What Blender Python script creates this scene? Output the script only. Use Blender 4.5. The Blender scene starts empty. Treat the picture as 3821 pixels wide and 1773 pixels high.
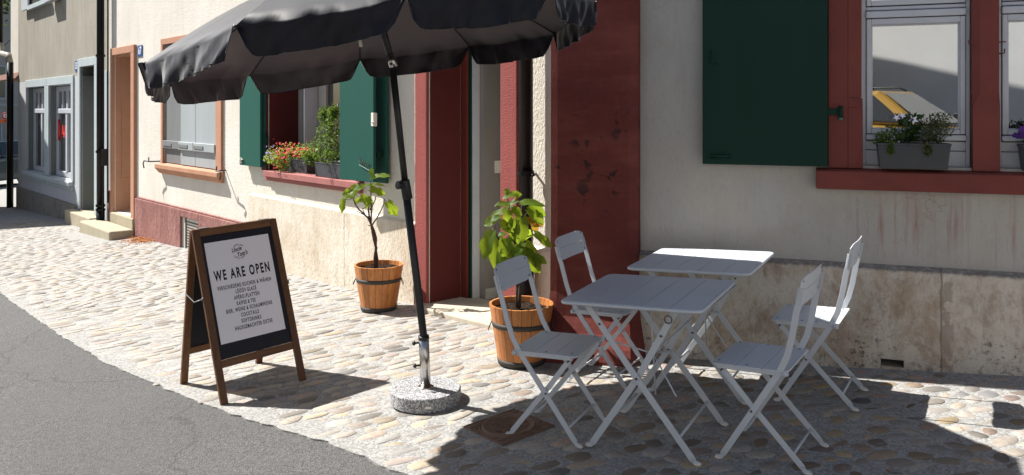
import bpy, bmesh, math, random
from mathutils import Vector, Matrix, noise
random.seed(11)
R = math.radians
sc = bpy.context.scene

# ------------------------------------------------------------------ camera
CX, V0, F, H, SL = 1910.5, 410.0, 3000.0, 1.647, 0.055     # measured in the 3821 px wide photograph
cam_d = bpy.data.cameras.new("camera")
cam = bpy.data.objects.new("camera", cam_d)
sc.collection.objects.link(cam)
cam.location = (0, 0, H)
cam.rotation_euler = (R(90), 0, 0)
cam_d.sensor_width = 36.0
cam_d.lens = 36.0 * F / 3821.0
cam_d.shift_y = -(886.5 - V0) / 3821.0
cam_d.clip_start = 0.05
cam_d.clip_end = 600
sc.camera = cam

# ------------------------------------------------------------------ light
SUN_AZ, SUN_EL = -23.4, 47.5          # travel azimuth, elevation
world = bpy.data.worlds.new("World")
sc.world = world
world.use_nodes = True
wn = world.node_tree.nodes
wl = world.node_tree.links
sky = wn.new("ShaderNodeTexSky")
sky.sky_type = 'NISHITA'
sky.sun_disc = False
sky.sun_elevation = R(SUN_EL)
sky.sun_rotation = R(-66.6)
sky.air_density = 1.0
sky.dust_density = 1.5
sky.ozone_density = 1.0
wn["Background"].inputs["Strength"].default_value = 0.05
wl.new(sky.outputs[0], wn["Background"].inputs["Color"])
sun_d = bpy.data.lights.new("sun", 'SUN')
sun_d.energy = 5.0
sun_d.angle = R(0.53)
sun_d.color = (1.0, 0.965, 0.91)
sun = bpy.data.objects.new("sun", sun_d)
sc.collection.objects.link(sun)
sd = Vector((math.cos(R(SUN_AZ)) * math.cos(R(SUN_EL)), math.sin(R(SUN_AZ)) * math.cos(R(SUN_EL)), -math.sin(R(SUN_EL))))
sun.rotation_euler = sd.to_track_quat('-Z', 'Y').to_euler()
sun.location = (-8, 6, 12)
sc.view_settings.view_transform = 'Standard'
sc.view_settings.look = 'None'
sc.view_settings.exposure = 1.22
sc.view_settings.gamma = 1.0
sc.view_settings.use_curve_mapping = False
sc.cycles.max_bounces = 8
sc.cycles.diffuse_bounces = 3
sc.cycles.use_denoising = True

# ------------------------------------------------------------------ frames of reference
def ground(x):
    return SL * x

def G(u, v, dz=0.0):
    """point of the sloping street seen at pixel u, v of the photograph"""
    xr = (u - CX) / F
    vr = (v - V0) / F
    y = (H - dz) / (vr + SL * xr)
    return Vector((xr * y, y, SL * xr * y + dz))

def P(u, v, y):
    return Vector(((u - CX) / F * y, y, H - (v - V0) / F * y))

L0 = Vector((-0.707, 6.835, 0)); LD = Vector((0.6726, -0.7400, 0)); LN = Vector((-0.7400, -0.6726, 0))
R0 = Vector((1.308, 5.065, 0)); RD = Vector((0.9414, -0.3374, 0)); RN = Vector((-0.3374, -0.9414, 0))

def TL(s, o, z):      # s along the left facade, o out towards the street, z up
    return L0 + LD * s + LN * o + Vector((0, 0, z))

def TR(s, o, z):
    return R0 + RD * s + RN * o + Vector((0, 0, z))

SX = Vector((1, 0, SL)).normalized(); SY = Vector((0, 1, 0)); SZ = SX.cross(SY)
def slope_matrix(x, y, yaw, dz=0.0):
    c, s = math.cos(yaw), math.sin(yaw)
    ex = SX * c + SY * s
    ey = SY * c - SX * s
    m = Matrix((ex, ey, SZ)).transposed().to_4x4()
    m.translation = Vector((x, y, ground(x) + dz))
    return m

# ------------------------------------------------------------------ materials
def node(nt, t, **kw):
    n = nt.nodes.new(t)
    for k, v in kw.items():
        setattr(n, k, v)
    return n

def newmat(name):
    m = bpy.data.materials.new(name)
    m.use_nodes = True
    nt = m.node_tree
    return m, nt, nt.nodes["Principled BSDF"]

def ramp(nt, fac, stops):
    r = node(nt, "ShaderNodeValToRGB")
    els = r.color_ramp.elements
    while len(els) < len(stops):
        els.new(0.5)
    for e, (p, c) in zip(els, stops):
        e.position = p
        e.color = (c[0], c[1], c[2], 1) if not isinstance(c, (int, float)) else (c, c, c, 1)
    nt.links.new(fac, r.inputs[0])
    return r.outputs[0]

def coords(nt, scale=(1, 1, 1), src='pos', rot=(0, 0, 0)):
    if src == 'pos':
        s = node(nt, "ShaderNodeNewGeometry").outputs["Position"]
    else:
        s = node(nt, "ShaderNodeTexCoord").outputs["Object"]
    mp = node(nt, "ShaderNodeMapping")
    mp.inputs["Scale"].default_value = scale
    mp.inputs["Rotation"].default_value = rot
    nt.links.new(s, mp.inputs[0])
    return mp.outputs[0]

def tnoise(nt, vec, scale, detail=4, rough=0.55, dist=0.0):
    n = node(nt, "ShaderNodeTexNoise")
    n.inputs["Scale"].default_value = scale
    n.inputs["Detail"].default_value = detail
    n.inputs["Roughness"].default_value = rough
    n.inputs["Distortion"].default_value = dist
    nt.links.new(vec, n.inputs["Vector"])
    return n.outputs["Fac"]

def mixc(nt, fac, a, b, mode='MIX'):
    m = node(nt, "ShaderNodeMix")
    m.data_type = 'RGBA'
    m.blend_type = mode
    for sock, val in ((m.inputs[0], fac), (m.inputs[6], a), (m.inputs[7], b)):
        if isinstance(val, (int, float)):
            sock.default_value = val
        elif isinstance(val, (tuple, list)):
            sock.default_value = (val[0], val[1], val[2], 1)
        else:
            nt.links.new(val, sock)
    return m.outputs[2]

def mth(nt, op, a, b=0.0, clamp=False):
    m = node(nt, "ShaderNodeMath", operation=op)
    m.use_clamp = clamp
    for i, val in enumerate((a, b)):
        if isinstance(val, (int, float)):
            m.inputs[i].default_value = val
        else:
            nt.links.new(val, m.inputs[i])
    return m.outputs[0]

def bump(nt, bsdf, height, strength, dist):
    b = node(nt, "ShaderNodeBump")
    b.inputs["Strength"].default_value = strength
    b.inputs["Distance"].default_value = dist
    nt.links.new(height, b.inputs["Height"])
    nt.links.new(b.outputs[0], bsdf.inputs["Normal"])

def posz(nt):
    s = node(nt, "ShaderNodeSeparateXYZ")
    nt.links.new(node(nt, "ShaderNodeNewGeometry").outputs["Position"], s.inputs[0])
    return s.outputs

def wall_s(nt, origin, d):
    v = node(nt, "ShaderNodeVectorMath", operation='SUBTRACT')
    nt.links.new(node(nt, "ShaderNodeNewGeometry").outputs["Position"], v.inputs[0])
    v.inputs[1].default_value = origin
    w = node(nt, "ShaderNodeVectorMath", operation='DOT_PRODUCT')
    nt.links.new(v.outputs[0], w.inputs[0])
    w.inputs[1].default_value = d
    return w.outputs["Value"]

def band(nt, val, a, b, soft):
    """1 between a and b with soft edges"""
    m1 = node(nt, "ShaderNodeMapRange"); m1.inputs[1].default_value = a - soft; m1.inputs[2].default_value = a + soft
    m2 = node(nt, "ShaderNodeMapRange"); m2.inputs[1].default_value = b + soft; m2.inputs[2].default_value = b - soft
    nt.links.new(val, m1.inputs[0]); nt.links.new(val, m2.inputs[0])
    return mth(nt, 'MULTIPLY', m1.outputs[0], m2.outputs[0])

def rough_set(b, r, spec=0.3):
    b.inputs["Roughness"].default_value = r
    b.inputs["Specular IOR Level"].default_value = spec

def plaster(name, c1, c2, dark, bscale=55, bstr=0.5, bdist=0.006, streak=0.35, stains=None, stretch=(1, 1, .45)):
    m, nt, b = newmat(name)
    big = tnoise(nt, coords(nt, (1, 1, .6)), 1.6, 6, 0.6)
    col = mixc(nt, ramp(nt, big, [(.3, 0), (.7, 1)]), c1, c2)
    st = tnoise(nt, coords(nt, (1, 1, .12)), 9, 5, 0.65)
    col = mixc(nt, mth(nt, 'MULTIPLY', ramp(nt, st, [(.5, 0), (.8, 1)]), streak), col, dark)
    fine = tnoise(nt, coords(nt, stretch), bscale, 5, 0.6, .6)
    col = mixc(nt, mth(nt, 'MULTIPLY', ramp(nt, fine, [(.28, 1), (.46, 0)]), .32), col, dark)
    if stains:
        col = stains(nt, col)
    nt.links.new(col, b.inputs["Base Color"])
    rough_set(b, .9, .15)
    bump(nt, b, fine, bstr, bdist)
    return m

def simple(name, c1, c2=None, rough=.5, spec=.4, nscale=8, bstr=0.0, bscale=60, bdist=.002, metallic=0.0, stretch=(1, 1, 1), src='pos', wear=None):
    m, nt, b = newmat(name)
    c2 = c2 or tuple(x * .8 for x in c1)
    n1 = tnoise(nt, coords(nt, stretch, src), nscale, 5, .6)
    col = mixc(nt, ramp(nt, n1, [(.3, 0), (.7, 1)]), c1, c2)
    if wear:
        n2 = tnoise(nt, coords(nt, stretch, src), wear[1], 6, .7)
        col = mixc(nt, ramp(nt, n2, [(wear[2], 0), (wear[2] + .06, 1)]), col, wear[0])
    nt.links.new(col, b.inputs["Base Color"])
    rough_set(b, rough, spec)
    b.inputs["Metallic"].default_value = metallic
    if bstr:
        bump(nt, b, tnoise(nt, coords(nt, stretch, src), bscale, 5, .6), bstr, bdist)
    else:
        rr = node(nt, "ShaderNodeMapRange")
        nt.links.new(n1, rr.inputs[0]); rr.inputs[3].default_value = max(0.02, rough - .08); rr.inputs[4].default_value = min(1, rough + .1)
        nt.links.new(rr.outputs[0], b.inputs["Roughness"])
    return m

def wood(name, c1, c2, c3, rough=.55, axis='z', src='obj', scale=1.0):
    m, nt, b = newmat(name)
    st = {'z': (14, 14, 1.2), 'x': (1.2, 14, 14)}[axis]
    st = tuple(x * scale for x in st)
    info = node(nt, "ShaderNodeObjectInfo").outputs["Random"]
    vec = coords(nt, st, src)
    add = node(nt, "ShaderNodeVectorMath", operation='ADD')
    nt.links.new(vec, add.inputs[0])
    sc_ = mth(nt, 'MULTIPLY', info, 37.0)
    nt.links.new(sc_, add.inputs[1])
    g = tnoise(nt, add.outputs[0], 2.2, 5, .65, 1.2)
    col = mixc(nt, ramp(nt, g, [(.32, 0), (.62, 1)]), c1, c2)
    g2 = tnoise(nt, add.outputs[0], 6, 3, .6, .5)
    col = mixc(nt, ramp(nt, g2, [(.58, 0), (.7, .8)]), col, c3)
    hue = mixc(nt, mth(nt, 'MULTIPLY', info, .5), col, c3)
    nt.links.new(hue, b.inputs["Base Color"])
    rough_set(b, rough, .35)
    bump(nt, b, g, .35, .0015)
    return m

M = {}
M['plaster_pink_house'] = plaster("cream render", (.72, .69, .62), (.63, .59, .52), (.44, .40, .34), 70, .8, .012, .3)
M['plaster_cafe_left'] = plaster("warm cream render", (.72, .69, .61), (.65, .61, .52), (.44, .38, .29), 75, .9, .013, .25)
M['plaster_grey'] = plaster("beige grey render", (.36, .335, .28), (.29, .265, .22), (.21, .19, .155), 28, .6, .008, .8)
M['plaster_grey_low'] = plaster("pale lilac smooth render", (.50, .50, .52), (.45, .45, .465), (.36, .355, .36), 60, .2, .003, .25)

def red_streaks(nt, col):
    s = wall_s(nt, R0, RD)
    z = posz(nt)[2]
    cmb = node(nt, "ShaderNodeCombineXYZ")
    nt.links.new(mth(nt, 'MULTIPLY', s, 13.0), cmb.inputs[0]); nt.links.new(mth(nt, 'MULTIPLY', z, .7), cmb.inputs[1])
    n = tnoise(nt, cmb.outputs[0], 1.7, 5, .65)
    zb = band(nt, z, .84, 1.12, .14)
    sb = band(nt, s, .75, 3.2, .1)
    f = mth(nt, 'MULTIPLY', mth(nt, 'MULTIPLY', ramp(nt, n, [(.50, 0), (.70, 1)]), zb), sb)
    col = mixc(nt, mth(nt, 'MULTIPLY', f, .95), col, (.25, .095, .078))
    bl = tnoise(nt, coords(nt, (1, 1, .7)), 2.6, 7, .7)
    col = mixc(nt, ramp(nt, bl, [(.52, 0), (.66, .35)]), col, (.30, .275, .24))
    col = mixc(nt, ramp(nt, bl, [(.30, .4), (.42, 0)]), col, (.47, .46, .44))
    # a wash of pink dust near the sill, rust dirt under the shutter
    f2 = mth(nt, 'MULTIPLY', band(nt, z, .75, 1.3, .25), ramp(nt, tnoise(nt, coords(nt), 2.0, 4), [(.4, 0), (.75, .35)]))
    col = mixc(nt, f2, col, (.47, .36, .28))
    # thin cracks
    v = node(nt, "ShaderNodeTexVoronoi", feature='DISTANCE_TO_EDGE')
    v.inputs["Scale"].default_value = 1.5
    wv = node(nt, "ShaderNodeVectorMath", operation='ADD')
    nz = node(nt, "ShaderNodeTexNoise"); nz.inputs["Scale"].default_value = 5.0; nz.inputs["Detail"].default_value = 5
    nt.links.new(coords(nt), nz.inputs["Vector"])
    sc2 = node(nt, "ShaderNodeVectorMath", operation='SCALE'); sc2.inputs["Scale"].default_value = .45
    nt.links.new(nz.outputs["Color"], sc2.inputs[0])
    nt.links.new(coords(nt), wv.inputs[0]); nt.links.new(sc2.outputs[0], wv.inputs[1])
    nt.links.new(wv.outputs[0], v.inputs["Vector"])
    cr = ramp(nt, v.outputs["Distance"], [(.0, 1), (.006, 0)])
    gate = ramp(nt, tnoise(nt, coords(nt), 1.1, 2), [(.52, 0), (.6, 1)])
    col = mixc(nt, mth(nt, 'MULTIPLY', mth(nt, 'MULTIPLY', cr, gate), .6), col, (.2, .14, .12))
    return col
M['plaster_right'] = plaster("old white render with red run marks", (.405, .395, .37), (.365, .355, .33), (.25, .235, .215), 60, .55, .008, .3, red_streaks)

def grime(origin, d, top, brown, joints, amount=.85):
    def fn(nt, col):
        z = posz(nt)[2]
        n = tnoise(nt, coords(nt, (1, 1, .8)), 3.4, 10, .78, .4)
        n2 = tnoise(nt, coords(nt), 30, 7, .8)
        n6 = tnoise(nt, coords(nt, (1, 1, .5)), 9, 8, .75, .3)
        col = mixc(nt, mth(nt, 'MULTIPLY', ramp(nt, n, [(.46, 0), (.58, 1)]), .75 * amount), col, brown)
        col = mixc(nt, mth(nt, 'MULTIPLY', ramp(nt, n6, [(.52, 0), (.66, 1)]), .55 * amount), col, tuple(x * .62 for x in brown))
        col = mixc(nt, mth(nt, 'MULTIPLY', ramp(nt, n6, [(.32, 1), (.44, 0)]), .4), col, (.56, .52, .46))
        # black spotting gathers towards the foot and in blotches
        spots = ramp(nt, n2, [(.53, 0), (.60, 1)])
        zone = mth(nt, 'ADD', band(nt, z, -1, .22, .2), ramp(nt, tnoise(nt, coords(nt), 2.1, 3), [(.5, 0), (.65, .8)]), True)
        col = mixc(nt, mth(nt, 'MULTIPLY', mth(nt, 'MULTIPLY', spots, zone), amount), col, (.055, .045, .035))
        # black line of dirt lying on the chamfer
        zt = band(nt, mth(nt, 'ADD', z, mth(nt, 'MULTIPLY', mth(nt, 'SUBTRACT', n2, .5), .05)), top - .004, top + .04, .008)
        col = mixc(nt, mth(nt, 'MULTIPLY', mth(nt, 'MULTIPLY', zt, ramp(nt, n2, [(.3, .35), (.55, 1)])), amount), col, (.15, .14, .135))
        s = wall_s(nt, origin, d)
        wig = mth(nt, 'MULTIPLY', mth(nt, 'SUBTRACT', tnoise(nt, coords(nt), 14, 4), .5), .02)
        for j in joints:
            jb = band(nt, mth(nt, 'ADD', s, wig), j - .004, j + .004, .004)
            col = mixc(nt, mth(nt, 'MULTIPLY', jb, .8), col, (.12, .09, .08))
            side = mth(nt, 'MULTIPLY', band(nt, mth(nt, 'ADD', s, mth(nt, 'MULTIPLY', wig, 4.0)), j, j + .06, .006), ramp(nt, tnoise(nt, coords(nt), 7, 3), [(.5, 0), (.52, 1)]))
            col = mixc(nt, mth(nt, 'MULTIPLY', side, .7 * amount), col, (.24, .20, .155))
        return col
    return fn
M['plinth_right'] = plaster("dirty stone plinth", (.57, .53, .47), (.49, .445, .385), (.26, .21, .16), 45, .7, .01, .5, grime(R0, RD, .71, (.30, .21, .135), (1.239,)))
M['plinth_left'] = plaster("weathered limestone plinth", (.70, .655, .56), (.62, .56, .46), (.42, .34, .25), 60, .7, .010, .5, grime(L0, LD, 9, (.42, .28, .15), (-1.34,), .4))
M['red_stone'] = plaster("red painted render", (.31, .088, .078), (.25, .068, .062), (.15, .04, .035), 60, .8, .008, .35, None, (1, 1, 1.8))
def peel(nt, col):
    z = posz(nt)[2]
    n = tnoise(nt, coords(nt, (1, 1, 1)), 11, 5, .6, .4)
    zone = mth(nt, 'MULTIPLY', band(nt, z, 1.02, 1.62, .12), ramp(nt, tnoise(nt, coords(nt), 4.3, 2), [(.46, 0), (.55, 1)]))
    col = mixc(nt, mth(nt, 'MULTIPLY', ramp(nt, n, [(.575, 0), (.60, 1)]), zone), col, (.026, .018, .02))
    n3 = tnoise(nt, coords(nt, (1, 1, 4)), 2.2, 6, .6)
    col = mixc(nt, ramp(nt, n3, [(.45, 0), (.75, .45)]), col, (.25, .085, .068))
    n4 = tnoise(nt, coords(nt), 1.6, 5, .7)
    col = mixc(nt, ramp(nt, n4, [(.5, 0), (.68, .55)]), col, (.09, .024, .024))
    return col
M['pier_red'] = plaster("faded shade-toned red render", (.165, .043, .036), (.135, .036, .031), (.085, .024, .02), 70, .45, .006, .4, peel)  # door jamb red darkened, shade of the right front put into the colour
M['sill_red'] = simple("shade-toned red stone sill", (.18, .048, .038), (.145, .038, .032), .75, .2, 6, .5, 40, .003, wear=((.23, .085, .06), 9, .66), stretch=(1, 1, 2))  # same red as the door jambs, with shade put into its tone
M['jamb_red'] = simple("shade-toned red stone jamb", (.185, .050, .040), (.15, .040, .033), .75, .2, 4, .5, 45, .003, wear=((.14, .03, .028), 7, .62))  # right window jambs: the red again, darkened to carry their shade
M['reveal_red'] = simple("shade-toned red reveal", (.095, .018, .017), (.08, .015, .014), .7, .2, 4, .3, 40, .002)  # recess shade put into this darker red; the window surround shares it
M['door_red'] = simple("red brown door frame", (.15, .024, .017), (.12, .02, .014), .55, .3, 4, .2, 30, .001, stretch=(1, 1, .2))
M['pink_sill'] = simple("dusty pink sill", (.36, .15, .14), (.30, .12, .11), .85, .15, 6, .5, 50, .003)
M['salmon'] = simple("salmon painted stone", (.47, .25, .16), (.40, .205, .13), .8, .2, 5, .4, 45, .003, wear=((.45, .2, .13), 12, .64))
def pinkpl(nt, col):
    n = tnoise(nt, coords(nt, (1, 1, .5)), 5, 7, .7)
    return mixc(nt, ramp(nt, n, [(.45, 0), (.65, .7)]), col, (.20, .085, .08))
M['plinth_pink'] = plaster("flaking pink plinth", (.34, .18, .155), (.28, .135, .12), (.16, .07, .065), 30, 1.0, .02, .6, pinkpl)
M['grey_stone'] = simple("blue grey painted stone", (.43, .48, .49), (.38, .43, .44), .7, .25, 4, .3, 40, .002)
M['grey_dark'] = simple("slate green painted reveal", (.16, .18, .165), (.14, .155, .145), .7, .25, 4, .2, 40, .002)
M['plinth_grey'] = simple("grey stone slab", (.25, .225, .195), (.19, .17, .145), .85, .15, 3, .6, 30, .004, wear=((.13, .115, .1), 6, .6))
M['step_stone'] = simple("worn sandstone step", (.42, .37, .27), (.34, .30, .22), .9, .15, 4, .9, 90, .004, wear=((.24, .21, .15), 40, .6))
M['threshold'] = simple("worn pale threshold stone", (.50, .44, .35), (.40, .35, .28), .9, .15, 4, .9, 80, .004, wear=((.24, .20, .16), 30, .62))
M['green'] = simple("green painted wood", (.011, .088, .066), (.009, .075, .056), .5, .3, 3, .25, 18, .0015, stretch=(1, 1, .15), wear=((.06, .2, .15), 30, .74))
M['green_dark'] = simple("shade-toned green wood", (.0025, .028, .019), (.002, .024, .016), .55, .2, 3, .15, 18, .001, stretch=(1, 1, .15))  # darker copy of the green, shade of the right front put into it
M['grey_shutter'] = simple("pale grey painted shutter", (.36, .39, .40), (.30, .33, .34), .55, .3, 3, .2, 20, .001, stretch=(1, 1, .2))
M['grey_shutter_dark'] = simple("shade-toned grey shutter", (.20, .205, .205), (.16, .165, .17), .55, .3, 3, .2, 20, .001, stretch=(1, 1, .2))  # shade of the angled leaf put into a darker tone; hinges share it
M['white_frame'] = simple("white painted window frame", (.50, .52, .56), (.44, .46, .50), .45, .35, 5, .12, 30, .001)
M['grey_frame'] = simple("grey window frame", (.30, .30, .28), (.26, .26, .245), .5, .3, 5)
M['interior'] = simple("unlit interior tone", (.05, .045, .04), (.04, .036, .032), .9, .1, 3)  # near-black stands in for the darkness of unlit rooms and the drain hole
M['corridor'] = simple("grey corridor render", (.24, .225, .215), (.21, .20, .19), .9, .1, 3, .4, 120, .003)
M['white_plastic'] = simple("white plastic", (.7, .68, .62), (.66, .64, .58), .4, .4, 5)
M['black_pipe'] = simple("glossy black painted iron", (.006, .006, .007), (.010, .009, .010), .32, .18, 5, .25, 30, .002, wear=((.07, .045, .035), 26, .70))
M['black_metal'] = simple("black metal", (.012, .012, .013), (.018, .018, .02), .4, .45, 6)
M['dark_iron'] = simple("dark iron band", (.035, .033, .03), (.05, .045, .04), .6, .4, 10)
M['chrome'] = simple("brushed stainless tube", (.62, .60, .57), (.52, .50, .47), .22, .5, 9, metallic=1.0, stretch=(1, 1, .1))
M['blue_plate'] = simple("blue enamel", (.03, .10, .30), (.03, .09, .27), .3, .5, 5)
M['white_paint'] = simple("white enamel lettering", (.8, .8, .8), (.75, .75, .75), .4, .4, 5)
M['furniture'] = simple("powder coated pale grey steel", (.53, .56, .60), (.50, .53, .57), .42, .4, 3, .08, 250, .0005)
M['rivet'] = simple("steel screw", (.10, .10, .105), (.06, .06, .065), .4, .5, 30)
M['ink'] = simple("black print", (.012, .012, .015), (.012, .012, .015), .6, .3, 5)
M['poster'] = simple("white poster card", (.80, .80, .86), (.77, .77, .83), .45, .3, 2)
M['chalkboard'] = simple("dark slate board", (.006, .007, .013), (.010, .011, .018), .5, .35, 6)
M['board_wood'] = wood("brown stained pine", (.22, .105, .045), (.13, .058, .024), (.055, .024, .011), .5, 'z')
M['barrel_wood'] = wood("oiled acacia staves", (.62, .27, .085), (.47, .18, .05), (.20, .065, .02), .38, 'z')
M['soil'] = simple("potting soil", (.035, .022, .015), (.014, .009, .006), .95, .1, 40, 1.0, 60, .02)
M['bark'] = simple("fig bark", (.10, .075, .055), (.055, .038, .03), .85, .15, 40, .6, 80, .002)
M['box_plastic'] = simple("anthracite plastic", (.045, .048, .055), (.055, .058, .065), .5, .35, 5)
M['asphalt_side'] = None
M['roof'] = simple("brown roof tile", (.16, .07, .045), (.11, .05, .035), .85, .2, 8)
M['opposite_wall'] = simple("white render across the street", (.80, .79, .77), (.72, .71, .69), .9, .1, 1.2, .3, 20, .005)
M['rust'] = simple("rusty cast iron", (.20, .125, .09), (.12, .075, .055), .7, .35, 20, .8, 60, .003, wear=((.24, .17, .13), 40, .62))
M['leaf_litter'] = simple("dry orange leaves", (.42, .16, .05), (.28, .11, .04), .9, .1, 60)
M['red_sign'] = simple("red sign paint", (.55, .03, .03), (.5, .03, .03), .5, .3, 5)
M['orange'] = simple("orange barrier board", (.75, .16, .04), (.7, .14, .04), .5, .3, 5)
M['neon'] = simple("red window lettering", (.8, .06, .05), (.7, .05, .04), .5, .3, 5)
M['tyre'] = simple("tyre rubber", (.015, .015, .015), (.02, .02, .02), .85, .2, 10)
M['alloy'] = simple("alloy wheel", (.5, .5, .5), (.45, .45, .45), .3, .5, 10, metallic=.8)
M['car_teal'] = simple("dark teal car paint", (.008, .035, .045), (.008, .03, .04), .12, .6, 3)
M['car_yellow'] = simple("yellow car paint", (.30, .17, .028), (.27, .155, .025), .15, .6, 3)
M['lamp_glass'] = simple("clear lamp glass", (.55, .57, .6), (.35, .36, .38), .1, .7, 20)
M['granite'] = None
M['stone_edge'] = None

# glass that mirrors the street over a dark room
def glassmat(name, refl, dark, fk=.5):
    m, nt, b = newmat(name)
    g = node(nt, "ShaderNodeBsdfGlossy")
    g.inputs["Roughness"].default_value = .012
    g.inputs["Color"].default_value = (.93, .95, .95, 1)
    b.inputs["Base Color"].default_value = (*dark, 1)
    rough_set(b, .1, .2)
    nz = tnoise(nt, coords(nt), 1.4, 2)
    bp = node(nt, "ShaderNodeBump"); bp.inputs["Strength"].default_value = .05; bp.inputs["Distance"].default_value = .01
    nt.links.new(nz, bp.inputs["Height"]); nt.links.new(bp.outputs[0], g.inputs["Normal"])
    lw = node(nt, "ShaderNodeLayerWeight"); lw.inputs[0].default_value = .35
    f = mth(nt, 'ADD', mth(nt, 'MULTIPLY', lw.outputs["Fresnel"], fk), refl, True)
    mx = node(nt, "ShaderNodeMixShader")
    nt.links.new(f, mx.inputs[0]); nt.links.new(b.outputs[0], mx.inputs[1]); nt.links.new(g.outputs[0], mx.inputs[2])
    nt.links.new(mx.outputs[0], nt.nodes["Material Output"].inputs[0])
    return m
M['glass'] = glassmat("window glass", .55, (.015, .017, .018))
M['glass_dim'] = glassmat("old window glass", .10, (.03, .035, .035))
M['car_glass'] = glassmat("car glass", .05, (.01, .012, .012), .22)

# canopy cloth: black coated fabric, brownish and a little translucent from below
def canopy_mat():
    m, nt, b = newmat("black sunshade cloth")
    n = tnoise(nt, coords(nt), 4, 5)
    col = mixc(nt, n, (.006, .007, .015), (.009, .010, .019))
    nt.links.new(col, b.inputs["Base Color"])
    rough_set(b, .45, .30)
    b.inputs["Sheen Weight"].default_value = 1.0
    b.inputs["Sheen Roughness"].default_value = .32
    w = node(nt, "ShaderNodeTexVoronoi"); w.inputs["Scale"].default_value = 1400
    fine = tnoise(nt, coords(nt), 300, 2)
    bump(nt, b, fine, .25, .001)
    t = node(nt, "ShaderNodeBsdfTranslucent"); t.inputs[0].default_value = (.020, .015, .015, 1)
    mx = node(nt, "ShaderNodeMixShader"); mx.inputs[0].default_value = .30
    nt.links.new(b.outputs[0], mx.inputs[1]); nt.links.new(t.outputs[0], mx.inputs[2])
    nt.links.new(mx.outputs[0], nt.nodes["Material Output"].inputs[0])
    return m
M['canopy'] = canopy_mat()

def leafmat(name, c1, c2, trans, tc):
    m, nt, b = newmat(name)
    info = node(nt, "ShaderNodeObjectInfo").outputs["Random"]
    n = tnoise(nt, coords(nt), 30, 3)
    n2 = tnoise(nt, coords(nt), 6, 2)
    col = mixc(nt, mth(nt, 'MULTIPLY', mth(nt, 'ADD', n, info), .5), c1, c2)
    nt.links.new(col, b.inputs["Base Color"])
    rough_set(b, .5, .22)
    bump(nt, b, n, .5, .003)
    t = node(nt, "ShaderNodeBsdfTranslucent"); t.inputs[0].default_value = (*tc, 1)
    mx = node(nt, "ShaderNodeMixShader"); mx.inputs[0].default_value = trans
    nt.links.new(b.outputs[0], mx.inputs[1]); nt.links.new(t.outputs[0], mx.inputs[2])
    nt.links.new(mx.outputs[0], nt.nodes["Material Output"].inputs[0])
    return m
M['fig_leaf'] = leafmat("fig leaf", (.040, .085, .010), (.085, .15, .018), .5, (.36, .48, .03))
M['yellow_leaf'] = leafmat("dying leaf", (.35, .22, .03), (.25, .12, .02), .4, (.5, .3, .03))
M['herb'] = leafmat("herb foliage", (.05, .10, .02), (.09, .15, .03), .3, (.2, .3, .04))
M['herb_dark'] = leafmat("dusky foliage", (.05, .075, .03), (.10, .10, .045), .2, (.14, .2, .04))
M['tree_leaf'] = leafmat("tree foliage", (.03, .06, .012), (.06, .10, .02), .3, (.12, .2, .02))
M['petal_red'] = simple("red petal", (.50, .025, .025), (.58, .06, .05), .6, .2, 60)
M['petal_purple'] = simple("violet petal", (.20, .10, .42), (.30, .18, .5), .6, .2, 60)
M['petal_white'] = simple("white petal", (.75, .74, .80), (.68, .66, .78), .6, .2, 60)
M['petal_dark'] = simple("deep violet petal", (.07, .02, .16), (.10, .03, .22), .6, .2, 60)

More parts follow.
